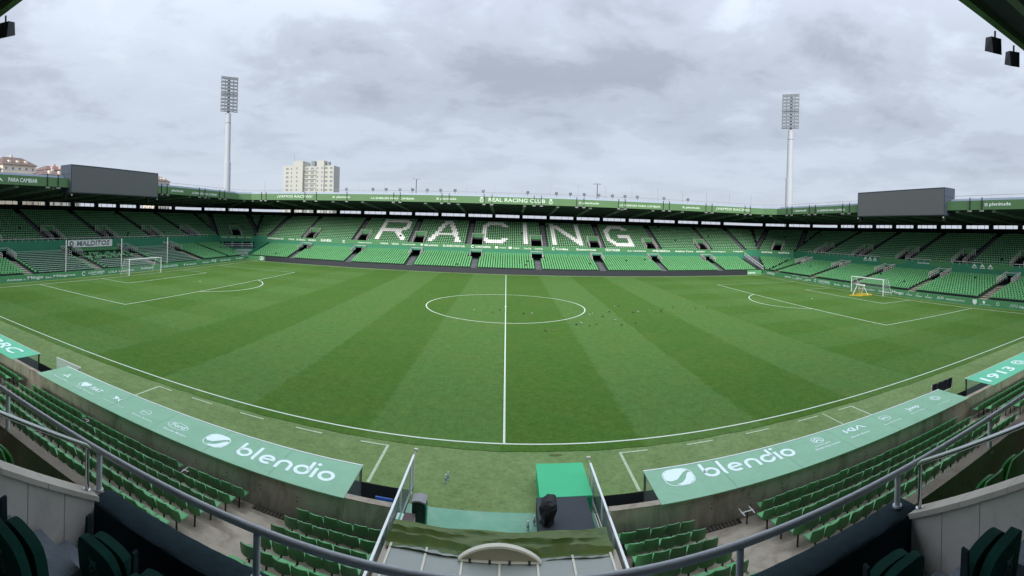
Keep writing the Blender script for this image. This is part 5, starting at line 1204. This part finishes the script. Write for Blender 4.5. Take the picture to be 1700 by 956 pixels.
# ------------------------------------------------------------------ floodlight towers
def tower(label, sx):
    x, y = sx * 90.3, 112; t = thing('floodlight_tower', label, 'floodlight tower', (x, y, 0))
    MB().tube([(x, y, 0), (x, y, 28)], [1.35, 1.25], 20).build('lower_shaft', 'pole_white', t, smooth=True)
    MB().tube([(x, y, 28), (x, y, 41.5), (x, y, 44.5)], [1.05, .95, .9], 20).build('upper_shaft', 'pole_white', t, smooth=True)
    MB().tube([(x, y, 41.2), (x, y, 41.4)], 1.0, 20).build('collar', 'lamp_grey', t)
    # rack turned to the pitch
    d = Vector((-x, 34 - y, 0)).normalized(); s_ = Vector((-d.y, d.x, 0)); W2, z0, z1 = 2.85, 45.0, 56.6; o = Vector((x, y, 0)) + d * .8
    fr_ = MB()
    for i in range(5): a = -W2 + 2 * W2 * i / 4; p = o + s_ * a; fr_.tube([(p.x, p.y, z0), (p.x, p.y, z1)], .12, 5)
    for i in range(7): z = z0 + (z1 - z0) * i / 6; p, q = o - s_ * (W2 + .15), o + s_ * (W2 + .15); fr_.tube([(p.x, p.y, z), (q.x, q.y, z)], .14, 5)
    p = o - d * .8; fr_.tube([(p.x, p.y, z0 - .6), (p.x, p.y, z1 - .5)], .45, 8); fr_.build('rack', 'lamp_grey', t)
    for r in range(10):
        for c in range(8):
            zc = z0 + .65 + (z1 - z0 - 1.3) * r / 9; pc = o + s_ * (-W2 + .42 + (2 * W2 - .84) * c / 7) + d * .35
            lm = MB(); tl_ = Vector((0, 0, -.35)); f_ = (d + tl_).normalized()
            lm.tube([tuple(Vector((pc.x, pc.y, zc)) - f_ * .28), tuple(Vector((pc.x, pc.y, zc)) + f_ * .22)], [.2, .44], 8); lm.mi[-1] = 1
            lm.build('lamp', ['lamp_grey', 'lamp_face'], t)
tower('tall white floodlight tower on the left, beside the pale apartment block', -1)
tower('tall white floodlight tower standing alone on the right', 1)

# ------------------------------------------------------------------ town behind
ap = thing('apartment_block', 'pale high rise apartment block behind the stand opposite', 'apartment block', (-137, 290, 0))
def blk(x0, x1, y0, y1, z0, z1, m, name): return MB().box((x0, y0, z0), (x1, y1, z1)).build(name, m, ap)
blk(-158, -149, 284, 296, 0, 47.5, 'tower_wall', 'wall'); blk(-149, -141.6, 282.6, 296, 0, 50.5, 'tower_wall', 'wall'); blk(-141.6, -131, 285.4, 296, 0, 46.8, 'tower_wall', 'wall'); blk(-131, -125.5, 283, 296, 0, 50.5, 'tower_wall', 'wall'); blk(-125.5, -118.5, 284, 296, 0, 47, 'tower_wall', 'wall')
blk(-136.5, -134, 286, 290, 46.8, 50.6, 'window_dark', 'roof_hut'); blk(-124.5, -122.8, 286, 289, 47, 49.9, 'window_dark', 'roof_hut')
wm = None
for r in range(13):
    z = 8 + 3.05 * r
    for x, y, wd in ((-154.6, 283.96, 2.0), (-151.2, 283.96, .8), (-146.2, 282.56, .9), (-139.6, 285.36, 2.2), (-135.4, 285.36, 2.6), (-132.2, 285.36, 1.0), (-130.2, 282.96, .8), (-127.0, 282.96, .8), (-124.2, 283.96, 2.2), (-120.4, 283.96, 2.0)):
        MB().box((x - wd / 2, y - .06, z), (x + wd / 2, y + .04, z + 1.35)).build('window', 'window_dark', ap)
    MB().box((-141.4, 284.7, z - .9), (-131.2, 285.35, z - .3)).build('balcony', 'tower_wall', ap)
tag(MB().tube([(-151, 288, 50), (-151, 288, 56)], .12, 4).build('aerial', 'galv', origin=(-151, 288, 50.5)), 'thin aerial on the apartment block roof', 'aerial')
def house(label, x0, x1, y0, y1, zw, zr, wm_, seed):
    rr_ = random.Random(seed); t = thing('house', label, 'house', ((x0 + x1) / 2, (y0 + y1) / 2, 0)); cx_, cy_ = (x0 + x1) / 2, (y0 + y1) / 2
    MB().box((x0, y0, 0), (x1, y1, zw)).build('wall', wm_, t)
    r_ = MB(); e_ = .8; A = [(x0 - e_, y0 - e_, zw + .002), (x1 + e_, y0 - e_, zw + .002), (x1 + e_, y1 + e_, zw + .002), (x0 - e_, y1 + e_, zw + .002)]; q = (y1 - y0) * .22; Bq = [(cx_ - .5, y0 + q, zr), (cx_ + .5, y0 + q, zr), (cx_ + .5, y1 - q, zr), (cx_ - .5, y1 - q, zr)]
    r_.hexa(A + Bq); rf = r_.build('roof', 'red_tile', t)
    for i in range(3):
        y = y0 + (y1 - y0) * (i + 1) / 4; MB().box((x1 - 3.2, y - .6, zw + .8), (x1 - 1.4, y + .6, zw + 2.4)).build('dormer', wm_, rf)
    MB().box((cx_ - .5, cy_ - 1, zr - 1), (cx_ + .5, cy_ + .4, zr + 1.2)).build('chimney', wm_, rf)
    for z in np.arange(zw - 2.6, 12, -3):
        for i in range(5): y = y0 + (y1 - y0) * (i + .5) / 5; MB().box((x1 - .05, y - .6, z), (x1 + .06, y + .6, z + 1.3)).build('window', 'window_dark', t)
        for i in range(3): x = x0 + (x1 - x0) * (i + .5) / 3; MB().box((x - .6, y0 - .06, z), (x + .6, y0 + .05, z + 1.3)).build('window', 'window_dark', t)
house('cream house with red hipped roof and dormers above the stand at far left', -216, -200, 88, 107, 33.0, 37.5, 'house_wall', 1)
house('pale house at the very left edge with its red roof cut by the frame', -206, -192, 70, 83, 29.5, 33.2, 'house_wall', 5)
house('pinkish house with low red roof just left of the video screen', -232, -216, 124, 146, 33.6, 36.6, 'house_pink', 2)
house('low cream house with long red roof in front of the pinkish one', -206, -190, 104, 128, 28.2, 30.9, 'house_wall', 3)
house('small house with brown roof peeping over the roof right of the left screen', -212, -200, 196, 208, 31.0, 34.4, 'house_wall', 4)
tag(MB().box((196, 62, 0), (198.5, 65, 29)).box((196.3, 62.3, 29), (197.1, 63.1, 33)).build('distant_tower', 'tower_wall', origin=(197, 63, 0)), 'faint pale lift tower above the right hand roof', 'tower')

# ------------------------------------------------------------------ birds on the pitch
def bird_mesh(m):
    b = MB(); b.tube([(0, -.2, .12), (0, -.12, .13), (0, 0, .15), (0, .1, .17), (0, .15, .24), (0, .18, .28), (0, .23, .275), (0, .27, .265)], [.02, .05, .075, .06, .035, .04, .02, .004], 8)
    for x in (-.025, .025): b.tube([(x, .0, 0), (x, 0, .1)], .008, 4)
    return b.build('bird', m, origin=(0, 0, 0), smooth=True)
spots = [(-2.3, 31, 0), (-1.4, 29.9, 1), (-3.4, 30.6, 0), (-.6, 31.2, 1), (2.8, 29.8, 0), (3.6, 21.6, 1), (4.3, 21.8, 0), (6.8, 24.3, 1), (8.0, 23.8, 1), (8.8, 24.5, 1), (11.1, 26.3, 0), (11.5, 30.9, 1), (9.0, 29.5, 0), (9.4, 29.9, 0), (14.8, 30.6, 0), (14.1, 30.3, 1), (17.5, 30.5, 1), (19.9, 33.0, 1), (12.8, 24.6, 1), (11.2, 23.9, 1), (13.5, 34.6, 1), (12.9, 34.4, 0), (16.4, 31.4, 0), (18.2, 32.2, 1), (21.4, 33.8, 0), (22.0, 34.9, 0), (22.3, 31.6, 1), (21.6, 31.0, 0), (23.9, 31.8, 1), (25.6, 32.4, 0), (7.4, 25.1, 0), (10.2, 28.3, 1), (26.8, 31.9, 0), (1.9, 29.6, 1)]
bird = [bird_mesh('bird_pale'), bird_mesh('bird_dark')]; used = [False, False]
bn_ = {0: 0, 1: 0}
for i, (x, y, dk) in enumerate(sorted(spots)):
    bn_[dk] += 1
    o = bird[dk] if not used[dk] else link(bird[dk].copy()); used[dk] = True
    o.location = (x, y, .002); o.rotation_euler = (0, 0, random.uniform(0, 6.28)); s_ = random.uniform(.55, .8); o.scale = (s_,) * 3
    tag(o, ('dark' if dk else 'pale grey') + ' bird on the grass around the centre circle, %s such from the left' % nth(bn_[dk] - 1), 'bird', 'birds feeding on the pitch')
